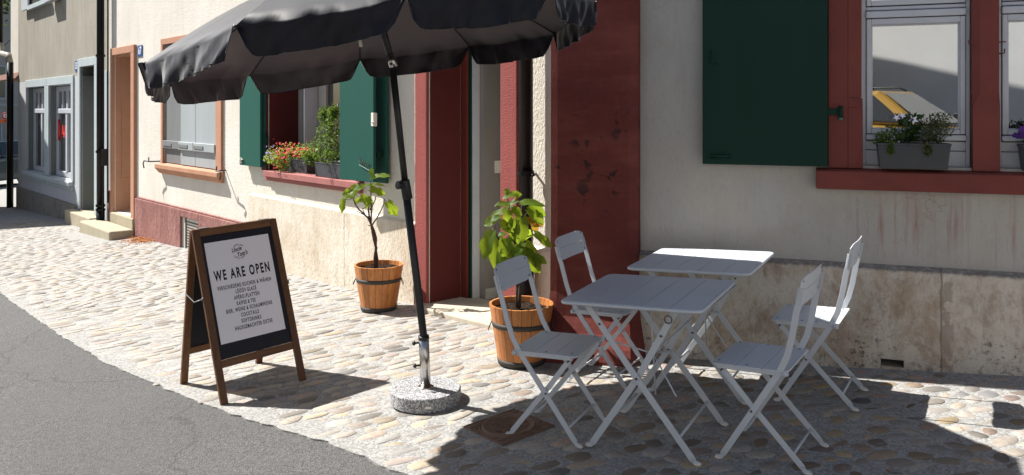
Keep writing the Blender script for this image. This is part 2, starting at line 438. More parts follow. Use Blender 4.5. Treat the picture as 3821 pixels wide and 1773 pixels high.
# ground
def ground_mats():
    m, nt, b = newmat("asphalt")
    sp = node(nt, "ShaderNodeTexVoronoi"); sp.inputs["Scale"].default_value = 130
    nt.links.new(coords(nt), sp.inputs["Vector"])
    n = tnoise(nt, coords(nt), 170, 3, .7)
    nb = tnoise(nt, coords(nt), 1.1, 5, .6)
    c = mixc(nt, ramp(nt, sp.outputs["Color"], [(.15, 0), (.95, 1)]), (.062, .062, .062), (.165, .162, .16))
    c = mixc(nt, ramp(nt, n, [(.35, .6), (.55, 0)]), c, (.045, .044, .043))
    c = mixc(nt, ramp(nt, nb, [(.4, 0), (.7, .4)]), c, (.12, .115, .11))
    n5 = tnoise(nt, coords(nt, (1, 1, 1)), .55, 4, .6)
    c = mixc(nt, ramp(nt, n5, [(.50, 0), (.52, .22)]), c, (.07, .07, .07))
    vc = node(nt, "ShaderNodeTexVoronoi", feature='DISTANCE_TO_EDGE'); vc.inputs["Scale"].default_value = .45
    nzc = node(nt, "ShaderNodeTexNoise"); nzc.inputs["Scale"].default_value = 2.5; nzc.inputs["Detail"].default_value = 6
    nt.links.new(coords(nt), nzc.inputs["Vector"])
    av = node(nt, "ShaderNodeVectorMath", operation='MULTIPLY_ADD'); av.inputs[1].default_value = (.5, .5, .5)
    nt.links.new(nzc.outputs["Color"], av.inputs[0]); nt.links.new(coords(nt), av.inputs[2]); nt.links.new(av.outputs[0], vc.inputs["Vector"])
    c = mixc(nt, mth(nt, 'MULTIPLY', ramp(nt, vc.outputs["Distance"], [(.0, 1), (.006, 0)]), .45), c, (.03, .03, .03))
    nt.links.new(c, b.inputs["Base Color"])
    rough_set(b, .85, .25)
    bump(nt, b, mth(nt, 'ADD', n, sp.outputs["Distance"]), .8, .006)
    M['asphalt'] = m
    m, nt, b = newmat("pebbly mortar")
    sp = node(nt, "ShaderNodeTexVoronoi"); sp.inputs["Scale"].default_value = 90
    nt.links.new(coords(nt), sp.inputs["Vector"])
    n = tnoise(nt, coords(nt), 120, 4, .7)
    c = mixc(nt, ramp(nt, sp.outputs["Color"], [(.2, 0), (.8, 1)]), (.22, .215, .205), (.36, .355, .34))
    c = mixc(nt, ramp(nt, n, [(.30, .8), (.45, 0)]), c, (.13, .12, .11))
    nt.links.new(c, b.inputs["Base Color"])
    rough_set(b, .95, .1)
    bump(nt, b, n, .8, .006)
    M['mortar'] = m
    m, nt, b = newmat("split river cobble")
    at = node(nt, "ShaderNodeVertexColor"); at.layer_name = "tint"
    n = tnoise(nt, coords(nt, (1, 1, 1), rot=(0, 0, R(-30))), 38, 6, .65, .7)
    n2 = tnoise(nt, coords(nt, (14, 60, 14), rot=(0, 0, R(-35))), 1.0, 4, .6, 1.0)
    c = mixc(nt, ramp(nt, n, [(.35, .35), (.6, 0)]), at.outputs[0], (.10, .085, .07))
    c = mixc(nt, ramp(nt, n2, [(.55, 0), (.75, .3)]), c, (.46, .42, .37))
    nt.links.new(c, b.inputs["Base Color"])
    rough_set(b, .62, .3)
    bump(nt, b, n, .45, .005)
    M['cobble'] = m
    m, nt, b = newmat("speckled granite")
    v = node(nt, "ShaderNodeTexVoronoi"); v.inputs["Scale"].default_value = 160
    nt.links.new(coords(nt), v.inputs["Vector"])
    n = tnoise(nt, coords(nt), 170, 2, .5)
    c = mixc(nt, ramp(nt, v.outputs["Color"], [(.2, 0), (.7, 1)]), (.10, .10, .105), (.46, .46, .47))
    c = mixc(nt, ramp(nt, n, [(.36, 1), (.42, 0)]), c, (.03, .03, .032))
    nt.links.new(c, b.inputs["Base Color"])
    rough_set(b, .6, .35)
    bump(nt, b, n, .3, .002)
    M['granite'] = m
ground_mats()

# ------------------------------------------------------------------ mesh building
OFF = {}     # object name -> world offset of its local frame (for parts built in world coordinates)

class MB:
    def __init__(self, T=None):
        self.v = []; self.f = []; self.T = T or (lambda a, b, c: Vector((a, b, c))); self.smooth = []
        self.col = []
    def add(self, vs, fs, raw=False, smooth=False):
        n = len(self.v)
        for p in vs:
            self.v.append(Vector(p) if raw else self.T(p[0], p[1], p[2]))
        for f in fs:
            self.f.append([i + n for i in f]); self.smooth.append(smooth)
        return self
    def box(self, a0, a1, b0, b1, c0, c1):
        v = [(a0, b0, c0), (a1, b0, c0), (a1, b1, c0), (a0, b1, c0), (a0, b0, c1), (a1, b0, c1), (a1, b1, c1), (a0, b1, c1)]
        return self.add(v, [(0, 3, 2, 1), (4, 5, 6, 7), (0, 1, 5, 4), (1, 2, 6, 5), (2, 3, 7, 6), (3, 0, 4, 7)])
    def hexa(self, v):
        return self.add(v, [(0, 3, 2, 1), (4, 5, 6, 7), (0, 1, 5, 4), (1, 2, 6, 5), (2, 3, 7, 6), (3, 0, 4, 7)])
    def prism(self, poly, fn0, fn1):
        """poly: list of 2-tuples; fn0/fn1 map to 3-tuples for both ends"""
        n = len(poly)
        v = [fn0(*p) for p in poly] + [fn1(*p) for p in poly]
        f = [tuple(range(n))[::-1], tuple(range(n, 2 * n))]
        f += [(i, (i + 1) % n, n + (i + 1) % n, n + i) for i in range(n)]
        return self.add(v, f)
    def tube(self, path, r, n=8, raw=False, caps=True, flat=None):
        """path in local coordinates; r number or list; flat=(width, thickness, sidevector)"""
        pts = [Vector(p) if raw else self.T(*p) for p in path]
        rs = r if isinstance(r, (list, tuple)) else [r] * len(pts)
        vs = []; prev = None
        for i, p in enumerate(pts):
            d = (pts[min(i + 1, len(pts) - 1)] - pts[max(i - 1, 0)]).normalized()
            if prev is None:
                a = d.cross(Vector((0, 0, 1)))
                if a.length < .05:
                    a = d.cross(Vector((0, 1, 0)))
                a.normalize()
            else:
                a = (prev - d * prev.dot(d)).normalized()
            prev = a
            b = d.cross(a)
            if flat:
                s = Vector(flat[2]); s = (s - d * s.dot(d)).normalized(); t = d.cross(s)
                w, th = flat[0] / 2, flat[1] / 2
                k = rs[i] if isinstance(r, (list, tuple)) else 1.0
                for (x, y) in ((-1, -1), (1, -1), (1, 1), (-1, 1)):
                    vs.append(p + s * (x * th) + t * (y * w * k))
            else:
                for k in range(n):
                    an = 2 * math.pi * k / n
                    vs.append(p + a * (math.cos(an) * rs[i]) + b * (math.sin(an) * rs[i]))
        if flat:
            n = 4
        fs = []
        for i in range(len(pts) - 1):
            for k in range(n):
                fs.append((i * n + k, i * n + (k + 1) % n, (i + 1) * n + (k + 1) % n, (i + 1) * n + k))
        if caps:
            fs.append(tuple(range(n))[::-1]); fs.append(tuple(range((len(pts) - 1) * n, len(pts) * n)))
        self.add(vs, fs, raw=True, smooth=(n > 5))
        return self
    def lathe(self, prof, n=24, c=(0, 0, 0), smooth=True):
        vs = []; fs = []
        for (r, z) in prof:
            for k in range(n):
                a = 2 * math.pi * k / n
                vs.append((c[0] + r * math.cos(a), c[1] + r * math.sin(a), c[2] + z))
        m = len(prof)
        for i in range(m - 1):
            for k in range(n):
                fs.append((i * n + k, i * n + (k + 1) % n, (i + 1) * n + (k + 1) % n, (i + 1) * n + k))
        self.add(vs, fs, smooth=smooth)
        return self
    def build(self, name, mat, parent=None, bev=0, label=None, loc=None, subsurf=0):
        me = bpy.data.meshes.new(name)
        off = OFF.get(parent.name, Vector((0, 0, 0))) if parent else (Vector(loc) if loc is not None else Vector((0, 0, 0)))
        me.from_pydata([tuple(p - off) for p in self.v], [], self.f)
        me.polygons.foreach_set("use_smooth", self.smooth)
        if self.col:
            ca = me.color_attributes.new("tint", 'FLOAT_COLOR', 'POINT')
            ca.data.foreach_set("color", [x for c in self.col for x in c])
        me.validate(); me.update()
        bm = bmesh.new(); bm.from_mesh(me); bmesh.ops.recalc_face_normals(bm, faces=bm.faces); bm.to_mesh(me); bm.free()
        if mat:
            me.materials.append(M[mat] if isinstance(mat, str) else mat)
        o = bpy.data.objects.new(name, me)
        sc.collection.objects.link(o)
        if parent:
            o.parent = parent
            OFF[o.name] = off
        elif loc is not None:
            o.location = off
            OFF[o.name] = off
        if label:
            o["label"] = label
        if bev:
            md = o.modifiers.new("bevel", 'BEVEL'); md.width = bev; md.segments = 2; md.limit_method = 'ANGLE'; md.angle_limit = R(40)
        if subsurf:
            md = o.modifiers.new("sub", 'SUBSURF'); md.levels = subsurf; md.render_levels = subsurf
        return o

def thing(name, label, cat, loc=(0, 0, 0), group=None, kind=None, matrix=None):
    o = bpy.data.objects.new(name, None)
    o.empty_display_size = .1
    sc.collection.objects.link(o)
    if matrix is not None:
        o.matrix_world = matrix
        OFF[o.name] = Vector((0, 0, 0))
    else:
        o.location = loc
        OFF[o.name] = Vector(loc)
    tag(o, label, cat, group, kind)
    return o

def tag(o, label=None, cat=None, group=None, kind=None):
    if label: o["label"] = label
    if cat: o["category"] = cat
    if group: o["group"] = group
    if kind: o["kind"] = kind
    return o

def copy_tree(src, matrix):
    r = src.copy(); sc.collection.objects.link(r); r.matrix_world = matrix
    for ch in list(src.children):
        c = ch.copy(); sc.collection.objects.link(c); c.parent = r
        for g in list(ch.children):
            d = g.copy(); sc.collection.objects.link(d); d.parent = c
    return r

FONT = bpy.data.fonts.load("<builtin>") if "Bfont" not in bpy.data.fonts else bpy.data.fonts["Bfont"]
def text_mb(s, size, T, align='CENTER', sx=1.0, fit=None, shear=0.0, bold=0.0, space=1.0, mb=None, rot=0.0, at=(0, 0), depth=.0004):
    """flat lettering laid by T(x, y) -> world point; returns MB"""
    cu = bpy.data.curves.new("lettering", 'FONT')
    cu.body = s; cu.size = size; cu.align_x = align; cu.align_y = 'CENTER'; cu.shear = shear; cu.offset = bold; cu.space_character = space
    cu.extrude = depth; cu.resolution_u = 3
    ob = bpy.data.objects.new("tmp_lettering", cu)
    sc.collection.objects.link(ob)
    dg = bpy.context.evaluated_depsgraph_get(); dg.update()
    me = bpy.data.meshes.new_from_object(ob.evaluated_get(dg))
    mb = mb or MB()
    if fit:
        xs_ = [v.co.x for v in me.vertices]; sx = fit / (max(xs_) - min(xs_))
    c, sn = math.cos(rot), math.sin(rot)
    vs = []
    for v in me.vertices:
        x, y = v.co.x * sx, v.co.y
        vs.append(T(at[0] + c * x - sn * y, at[1] + sn * x + c * y, v.co.z))
    mb.add(vs, [tuple(p.vertices) for p in me.polygons], raw=True)
    bpy.data.objects.remove(ob); bpy.data.meshes.remove(me)
    return mb

def wall_face(mb, s0, s1, z0, z1, holes, depth, o=0.0, ends=True):
    """front sheet with rectangular holes and reveals going in by depth"""
    ss = sorted({s0, s1, *[h[0] for h in holes], *[h[1] for h in holes]})
    zs = sorted({z0, z1, *[h[2] for h in holes], *[h[3] for h in holes]})
    ss = [x for x in ss if s0 <= x <= s1]; zs = [x for x in zs if z0 <= x <= z1]
    for i in range(len(ss) - 1):
        for j in range(len(zs) - 1):
            cs, cz = (ss[i] + ss[i + 1]) / 2, (zs[j] + zs[j + 1]) / 2
            if any(h[0] < cs < h[1] and h[2] < cz < h[3] for h in holes):
                continue
            mb.add([(ss[i], o, zs[j]), (ss[i + 1], o, zs[j]), (ss[i + 1], o, zs[j + 1]), (ss[i], o, zs[j + 1])], [(0, 1, 2, 3)])
    for h in holes:
        a, b, c, d = h[:4]; dp = h[4] if len(h) > 4 else depth
        if dp <= 0: continue
        mb.add([(a, o, c), (a, o - dp, c), (a, o - dp, d), (a, o, d)], [(0, 1, 2, 3)])
        mb.add([(b, o, c), (b, o - dp, c), (b, o - dp, d), (b, o, d)], [(0, 1, 2, 3)])
        mb.add([(a, o, d), (b, o, d), (b, o - dp, d), (a, o - dp, d)], [(0, 1, 2, 3)])
        mb.add([(a, o, c), (b, o, c), (b, o - dp, c), (a, o - dp, c)], [(0, 1, 2, 3)])

# ------------------------------------------------------------------ street and pavement
kerb_px = [(0, 1096), (71, 1148), (166, 1214), (251, 1272), (392, 1355), (494, 1400), (600, 1445), (741, 1507), (932, 1574), (1182, 1644), (1373, 1719), (1497, 1773)]
kerb = [G(u, v).to_2d() for u, v in kerb_px]
d0 = (kerb[0] - kerb[2]).normalized(); d1 = (kerb[-1] - kerb[-4]).normalized()
kerb = [kerb[0] + d0 * 26, kerb[0] + d0 * 12, kerb[0] + d0 * 5] + kerb + [kerb[-1] + d1 * 1.2, kerb[-1] + d1 * 4, kerb[-1] + d1 * 12]

fine = []
for k in range(len(kerb) - 1):
    a_, b_ = kerb[k], kerb[k + 1]
    n_ = max(1, min(60, int((b_ - a_).length / .035))) if 3 <= k <= len(kerb) - 3 else 1
    for i in range(n_):
        p = a_.lerp(b_, i / n_)
        w_ = noise.noise(Vector((p.x * 9, p.y * 9, 0))) * .014 + noise.noise(Vector((p.x * 30, p.y * 30, 4))) * .007
        fine.append(p + Vector((w_, w_)) if n_ > 1 else p)
fine.append(kerb[-1])
kerb_coarse = kerb
mb = MB()
mb.add([(-220, -120, ground(-220) - .06), (60, -120, ground(60) - .06), (60, 200, ground(60) - .06), (-220, 200, ground(-220) - .06)], [(0, 1, 2, 3)])
tag(mb.build("ground", 'asphalt'), kind="structure")
mb = MB()
road_far = [Vector((p.x - 14, p.y - 12)) for p in fine]
for k in range(len(fine) - 1):
    q = [fine[k], fine[k + 1], road_far[k + 1], road_far[k]]
    mb.add([(p.x, p.y, ground(p.x)) for p in q], [(0, 1, 2, 3)])
tag(mb.build("road", 'asphalt'), kind="structure")

# pavement bed (mortar), a touch above the asphalt, reaching to behind the facades
mb = MB()
inner = [Vector((p.x + 9, p.y + 9)) for p in fine]
for k in range(len(fine) - 1):
    q = [fine[k], fine[k + 1], inner[k + 1], inner[k]]
    top = [(p.x, p.y, ground(p.x) + .010) for p in q]
    bot = [(p.x, p.y, ground(p.x) - .05) for p in q]
    mb.add(top + bot, [(0, 1, 2, 3), (0, 4, 5, 1)])
pavement = tag(mb.build("pavement", 'mortar', loc=(0, 0, 0)), kind="structure")
OFF[pavement.name] = Vector((0, 0, 0))

# manhole footprint
MH_C = Vector((-0.016, 4.153)); MH_A = R(38.0); MH_H = .168
def in_manhole(p, m=0.05):
    d = p - MH_C
    c, s = math.cos(MH_A), math.sin(MH_A)
    return abs(d.x * c + d.y * s) < MH_H * 1.02 + m and abs(-d.x * s + d.y * c) < MH_H * 1.02 + m

def kerb_dist(p):
    """signed distance to the kerb, positive on the pavement"""
    best = 1e9; sg = 1
    for k in range(len(kerb) - 1):
        a, b = kerb[k], kerb[k + 1]
        ab = b - a; t = max(0, min(1, (p - a).dot(ab) / ab.length_squared))
        d = p - (a + ab * t)
        if d.length < best:
            best = d.length; sg = 1 if (ab.x * (p.y - a.y) - ab.y * (p.x - a.x)) > 0 else -1
    return best * sg

def facade_dist(p):
    """distance out from the facades, positive on the street side"""
    p3 = Vector((p.x, p.y, 0))
    a = (p3 - L0).dot(LN); b = (p3 - R0).dot(RN)
    s = (p3 - L0).dot(LD)
    d = min(a, 9) if s < 1.3 else min(b - .05, 9)
    if -1.2 < (p3 - R0).dot(RD) < -.4:
        d = min(d, b - .27)
    if -.1 < s < 1.3: d = min(d, a - .06)
    if -9.3 < s < -7.3: d = min(d, a - .7)
    elif s < -9.3: d = min(d, a - .25)
    return d

stone_cols = [(.46, .38, .29), (.50, .43, .34), (.42, .36, .30), (.38, .35, .32), (.50, .36, .24), (.46, .32, .24), (.33, .32, .32), (.53, .46, .38), (.44, .40, .36), (.55, .41, .23), (.36, .29, .24), (.48, .41, .35), (.27, .27, .28), (.40, .29, .25), (.52, .47, .40)]
stones = []
RA = R(27.0)
ca, sa = math.cos(RA), math.sin(RA)
pitch = .091
row = -30
wob = lambda p: (noise.noise(Vector((p.x * .5, p.y * .5, 3.1))) * .22)
for rI in range(-70, 300):
    t = -3.0 + rI * pitch
    s = -16.0 + random.random() * .1
    while s < 8.0:
        q0 = s * ca - t * sa
        ln = (1 - .26 * max(0, min(1, (q0 + .2) / 1.2))) * random.choice((.11, .13, .15, .17, .195)) * random.uniform(.88, 1.12)
        s += ln / 2
        ang0 = RA
        p = Vector((s * ca - t * sa, s * sa + t * ca))
        w = wob(p)
        p += Vector((-sa, ca)) * w * .35 + Vector((random.uniform(-.008, .008), random.uniform(-.010, .010)))
        s += ln / 2 + random.uniform(.004, .018)
        if p.y < 2.6 or p.y > 15.5 or p.x > 3.6: continue
        if abs(p.x) > p.y * .70 + .3: continue
        kd = kerb_dist(p)
        if kd < .075: continue
        if facade_dist(p) < .06: continue
        if in_manhole(p): continue
        # stones in the right half are rounder and more upright
        tr_ = max(0, min(1, (p.x + .2) / 1.2))
        hw = (pitch * .5 - .0035) * random.uniform(.84, 1.06) * (1 + .12 * tr_)
        hl = ln / 2 * (1 - .10 * tr_); hw *= 1 - .08 * tr_
        stones.append((p, hl, hw, RA + random.gauss(0, .10) - tr_ * .25, kd))

def add_stone(mb, p, hl, hw, ang, low):
    n = 8 if low else 12
    col = Vector(random.choice(stone_cols)) * random.uniform(.52, .84); col = (col * (1.0 - .0 * max(0, min(1, (p.x + .3) / 1.5)))).lerp(Vector((.40, .375, .335)), .42 - .30 * max(0, min(1, (p.x + .3) / 1.5)))
    tr_ = max(0, min(1, (p.x + .3) / 1.5))
    if random.random() < .22 + .2 * tr_: col = col * random.uniform(.42, .75)
    ph = random.random() * 9
    c, s = math.cos(ang), math.sin(ang)
    ex = random.uniform(.72, .95)
    base = ground(p.x)
    hgt = random.uniform(.009, .0135)
    tx, ty = random.uniform(-.02, .02), random.uniform(-.04, .04)
    rings = [(1.0, .1), (.98, .85), (.93, 1.0)] if not low else [(1.0, .1), (.955, 1.0)]
    st = len(mb.v)
    skew = random.uniform(-.35, .35)
    for (k, hh) in rings:
        for i in range(n):
            a = 2 * math.pi * i / n
            cx_, sy_ = math.cos(a), math.sin(a)
            rr = 1 + .10 * math.sin(2 * a + ph) + .07 * math.sin(3 * a + ph * 2.3) + .035 * math.sin(5 * a + ph)
            x = math.copysign(abs(cx_) ** ex, cx_) * hl * rr * k
            y = math.copysign(abs(sy_) ** ex, sy_) * hw * rr * k
            x += y * skew
            X, Y = p.x + c * x - s * y, p.y + s * x + c * y
            mb.v.append(Vector((X, Y, ground(X) + hgt * hh + (x * tx + y * ty) * hh)))
            f = 1.0
            mb.col.append((col.x * f, col.y * f, col.z * f, 1))
    m = len(rings)
    for r_ in range(m - 1):
        for i in range(n):
            mb.f.append([st + r_ * n + i, st + r_ * n + (i + 1) % n, st + (r_ + 1) * n + (i + 1) % n, st + (r_ + 1) * n + i]); mb.smooth.append(True)
    mb.f.append([st + (m - 1) * n + i for i in range(n)]); mb.smooth.append(True)

stones.sort(key=lambda q: q[0].y)
big = [q for q in stones if abs(q[0].x) < q[0].y * .645]
near = set(id(q) for q in big[:300])
rest = MB()
for q in stones:
    if id(q) in near:
        m1 = MB(); add_stone(m1, *q[:4], False)
        m1.build("cobblestone", 'cobble', pavement)
    else:
        add_stone(rest, *q[:4], q[0].y > 7.5)
tag(rest.build("cobblestone_field", 'cobble', pavement), kind="stuff")

# narrow course of long stones along the kerb is part of the field; manhole cover
mh = thing("manhole_cover", "rusty square manhole cover with round lid under the left front chair", "manhole cover", matrix=slope_matrix(MH_C.x, MH_C.y, MH_A, .012))
mb = MB(); hh = MH_H * 1.02
mb.box(-hh, hh, -hh, hh, -.03, .004)
mb.build("frame_plate", 'rust', mh, bev=.003)
mb = MB()
for k in range(9):
    a = -hh + .012 + k * (2 * hh - .024) / 8
    for (x0, x1) in ((-hh + .008, hh - .008),):
        # raised ribs only outside of the round lid
        r_ = .150
        if abs(a) < r_:
            e = math.sqrt(r_ * r_ - a * a)
            mb.box(x0, -e - .004, a - .0018, a + .0018, .004, .008); mb.box(e + .004, x1, a - .0018, a + .0018, .004, .008)
        else:
            mb.box(x0, x1, a - .0018, a + .0018, .004, .008)
mb.build("rib", 'rust', mh)
mb = MB(); mb.lathe([(0.0, .010), (.125, .010), (.128, .013), (.140, .013), (.143, .006), (.149, .006), (.151, .010), (.155, .010), (.156, .004)], 40)
lid = mb.build("round_lid", 'rust', mh)
mb = MB()
for i in range(-5, 6):
    for j in range(-5, 6):
        x, y = i * .021 + (j % 2) * .0105, j * .019
        if math.hypot(x, y) < .108 and not (abs(y) < .035 and .045 < abs(x) < .12):
            mb.box(x - .008, x + .008, y - .0065, y + .0065, .010, .0135)
mb.build("lid_pattern", 'rust', lid)
mb = MB()
for sgn in (-1, 1):
    text_mb("TER", .036, lambda x, y, z, sgn=sgn: Vector((sgn * .085 - y * sgn, x * sgn, .0115 + z)), mb=mb, bold=.0012, depth=.003)
mb.build("cast_lettering", 'rust', lid)

bits = MB()
for _ in range(160):
    p = Vector((random.uniform(-3.5, 2.5), random.uniform(3.3, 8)))
    if facade_dist(p) < .05 or kerb_dist(p) < .05: continue
    r = random.uniform(.003, .009) ; a = random.random() * 6.3; zc = ground(p.x) + .017
    bits.add([Vector((p.x + math.cos(a + q) * r * (1.8 if q == 0 else 1), p.y + math.sin(a + q) * r, zc + (.004 if q > 2 else 0))) for q in (0, 2.1, 4.2)], [(0, 1, 2)], raw=True)
tag(bits.build("scattered_debris", 'leaf_litter', loc=(0, 5, 0)), "tiny dry leaf crumbs scattered over the cobbled pavement", "debris", kind="stuff")

# ------------------------------------------------------------------ left facade: three houses in one line
ZT = 7.4
def gl(s): return ground(TL(s, 0, 0).x)

def house(name, label, s):
    p = TL(s, 0, gl(s))
    return thing(name, label, "house", p)

def bx(parent, name, mat, s0, s1, o0, o1, z0, z1, T=TL, bev=.004, label=None):
    return MB(T).box(s0, s1, o0, o1, z0, z1).build(name, mat, parent, bev=bev, label=label)

def ring(parent, name, mat, s0, s1, z0, z1, w, o0, o1, T=TL, bev=.003, bottom=True, wb=None):
    mb = MB(T)
    mb.box(s0, s0 + w, o0, o1, z0, z1); mb.box(s1 - w, s1, o0, o1, z0, z1)
    mb.box(s0 + w, s1 - w, o0, o1, z1 - w, z1)
    if bottom: mb.box(s0 + w, s1 - w, o0, o1, z0, z0 + (wb or w))
    return mb.build(name, mat, parent, bev=bev)

# --- grey house, number 55
gh = house("grey_house", "beige grey rendered house with two tall slate blue framed windows, furthest left", -12.5)
W1 = (-15.06, -13.37, .30, 2.14); W2 = (-13.03, -11.31, .30, 2.13); D1 = (-10.70, -9.78, -.20, 2.43)
UW = (-14.45, -13.0, 3.92, 5.6)
ZS = 2.28
mb = MB(TL); wall_face(mb, -16.0, -9.0, ZS, ZT, [UW, (D1[0], D1[1], ZS, D1[3], .28)], .18)
mb.add([(-16.0, 0, -1.2), (-16.0, -.25, -1.2), (-16.0, -.25, ZT), (-16.0, 0, ZT)], [(0, 1, 2, 3)])
mb.build("upper_wall", 'plaster_grey', gh)
mb = MB(TL); wall_face(mb, -16.0, -9.0, -1.2, ZS, [W1, W2, (D1[0], D1[1], D1[2], ZS, .28)], .18, o=.004)
mb.build("lower_wall", 'plaster_grey_low', gh)
mb = MB(TL); mb.box(-16.0, -9.0, -6.0, -5.8, -1.2, ZT); mb.box(-16.2, -8.9, -6.0, .35, ZT, ZT + .2); mb.build("roof", 'roof', gh)
mb = MB(TL); mb.box(-15.95, -9.2, -2.6, -2.5, -1, ZT); mb.build("inner_wall", 'interior', gh)
for k, W in enumerate((W1, W2)):
    s0, s1 = (-15.17, -13.215) if k == 0 else (-13.205, -11.156)
    mb = MB(TL)
    mb.box(s0, s1, -.02, .03, 2.14, 2.30)
    mb.box(s0, W[0], -.02, .03, .30, 2.14); mb.box(W[1], s1, -.02, .03, .30, 2.14)
    mb.build("window_surround", 'grey_stone', gh, bev=.006)
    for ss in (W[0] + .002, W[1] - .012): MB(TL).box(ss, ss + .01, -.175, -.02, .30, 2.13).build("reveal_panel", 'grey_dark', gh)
    mb = MB(TL); mb.box(s0 - .03, s1 + .03 - .06 * k, -.16, .10, .20, .292); mb.box(s0 + .02, s1 - .02, 0, .05, .12, .197)
    mb.build("window_sill", 'grey_stone', gh, bev=.015)
    win = ring(gh, "window", 'white_frame', W[0] + .015, W[1] - .015, .31, 2.12, .10, -.17, -.11, bev=.006)
    mb = MB(TL); zc = 1.62
    mb.box(W[0] + .11, W[1] - .11, -.165, -.09, zc - .05, zc + .05)
    mb.build("transom", 'white_frame', win, bev=.012)
    mid = (W[0] + W[1]) / 2
    mb = MB(TL); mb.box(mid - .06, mid + .06, -.165, -.10, .41, zc - .05); mb.box(mid - .05, mid + .05, -.165, -.11, zc + .05, 2.02)
    for q in (-.42, .42):
        mb.box(mid + q - .02, mid + q + .02, -.16, -.12, zc + .05, 2.02)
    mb.build("mullion", 'white_frame', win, bev=.004)
    mb = MB(TL); mb.box(W[0] + .1, W[1] - .1, -.155, -.145, .40, 2.03); mb.build("pane", 'glass_dim', win)
    if k == 1:
        mb = MB()
        text_mb("AA", .34, lambda x, y, z: TL(-12.52 + x, -.142 + z * .1, 1.20 + y), sx=.9, bold=.01, mb=mb)
        mb.tube([tuple(TL(-12.93, -.139, 1.02)), tuple(TL(-12.93, -.139, 1.45))], .03, 6, raw=True)
        mb.tube([tuple(TL(-13.0, -.139, 1.12)), tuple(TL(-13.0, -.139, 1.32))], .025, 6, raw=True)
        mb.tube([tuple(TL(-12.85, -.139, 1.1)), tuple(TL(-12.85, -.139, 1.36))], .02, 6, raw=True)
        mb.build("red_lettering", 'neon', win)
mb = MB(TL)
mb.box(-10.844, -9.623, -.02, .03, 2.43, 2.58); mb.box(-10.844, -10.70, -.02, .03, -.18, 2.43); mb.box(-9.78, -9.623, -.02, .03, -.18, 2.43)
mb.build("door_surround", 'grey_stone', gh, bev=.006)
mb = MB(TL); mb.box(-10.698, -10.688, -.27, -.02, -.2, 2.43); mb.build("reveal_panel", 'grey_dark', gh)
mb = MB(TL); mb.box(-10.70, -9.78, -.34, -.29, -.16, 1.78); mb.box(-10.70, -9.78, -.34, -.29, 1.86, 2.43)
door = mb.build("door", simple("dark brown door", (.045, .016, .012), (.03, .012, .01), .5, .3, 4), gh, bev=.006)
MB(TL).box(-10.70, -9.78, -.31, -.22, 1.78, 1.86).build("transom", 'grey_frame', door, bev=.01)
mb = MB(TL); mb.tube([(-10.0, -.29, .86), (-10.0, -.23, .86), (-10.12, -.23, .86)], .014, 6); mb.tube([(-10.0, -.29, .74), (-10.0, -.26, .74)], .02, 6)
mb.build("handle", 'chrome', door)
bx(gh, "doorstep", 'step_stone', -10.95, -9.35, -.3, .22, -.75, -.19, bev=.02)
mb = MB(TL)
sj = [-15.98, -15.2, -14.2, -13.1, -12.0, -11.4, -10.86]
for a, b in zip(sj[:-1], sj[1:]):
    MB(TL).box(a + .006, b - .006, 0, .05, -1.4, -.125).build("plinth_slab", 'plinth_grey', gh, bev=.008)
bx(gh, "corner_quoin", 'grey_stone', -9.60, -9.06, 0, .022, -.6, 2.31)
npl = bx(gh, "number_plate", 'blue_plate', -11.10, -10.885, .002, .012, 2.37, 2.555, bev=.002)
text_mb("55", .17, lambda x, y, z: TL(-10.992 + x, .0125 + z, 2.462 + y), sx=.85, bold=.004).build("digits", 'white_paint', npl)
# upstairs window, shutter and sill
uw = ring(gh, "window", 'white_frame', UW[0], UW[1], UW[2], UW[3], .09, -.16, -.09)
MB(TL).box(UW[0] + .08, UW[1] - .08, -.14, -.13, UW[2] + .08, UW[3] - .08).build("pane", 'glass_dim', uw)
bx(gh, "window_sill", 'grey_stone', UW[0] - .15, UW[1] + .12, -.1, .10, 3.82, 3.915)
bx(gh, "shutter", 'white_frame', -15.25, -14.62, .05, .085, 3.86, 5.6)
bx(gh, "shutter", 'white_frame', -12.75, -12.1, .05, .16, 3.80, 5.6)
dp = MB(TL); dp.tube([(-9.02, .13, ZT), (-9.02, .13, -.05)], .058, 14); dp.tube([(-9.02, .13, -.05), (-9.02, .13, -.62)], .066, 14)
dpo = dp.build("downpipe", 'black_pipe', gh)
mb = MB(TL)
for z in (2.55, .95, .05, -.02): mb.lathe([(.058, -.02), (.074, -.02), (.074, .02), (.058, .02)], 14, (-9.02, .13, z), smooth=False)
mb.tube([(-8.93, .12, ZT), (-8.93, .12, -.2)], .016, 6); mb.tube([(-8.90, .05, ZT), (-8.90, .05, .1)], .012, 6)
mb.box(-8.93, -8.83, .06, .15, .72, 1.0)
mb.build("pipe_collar", 'black_pipe', dpo)

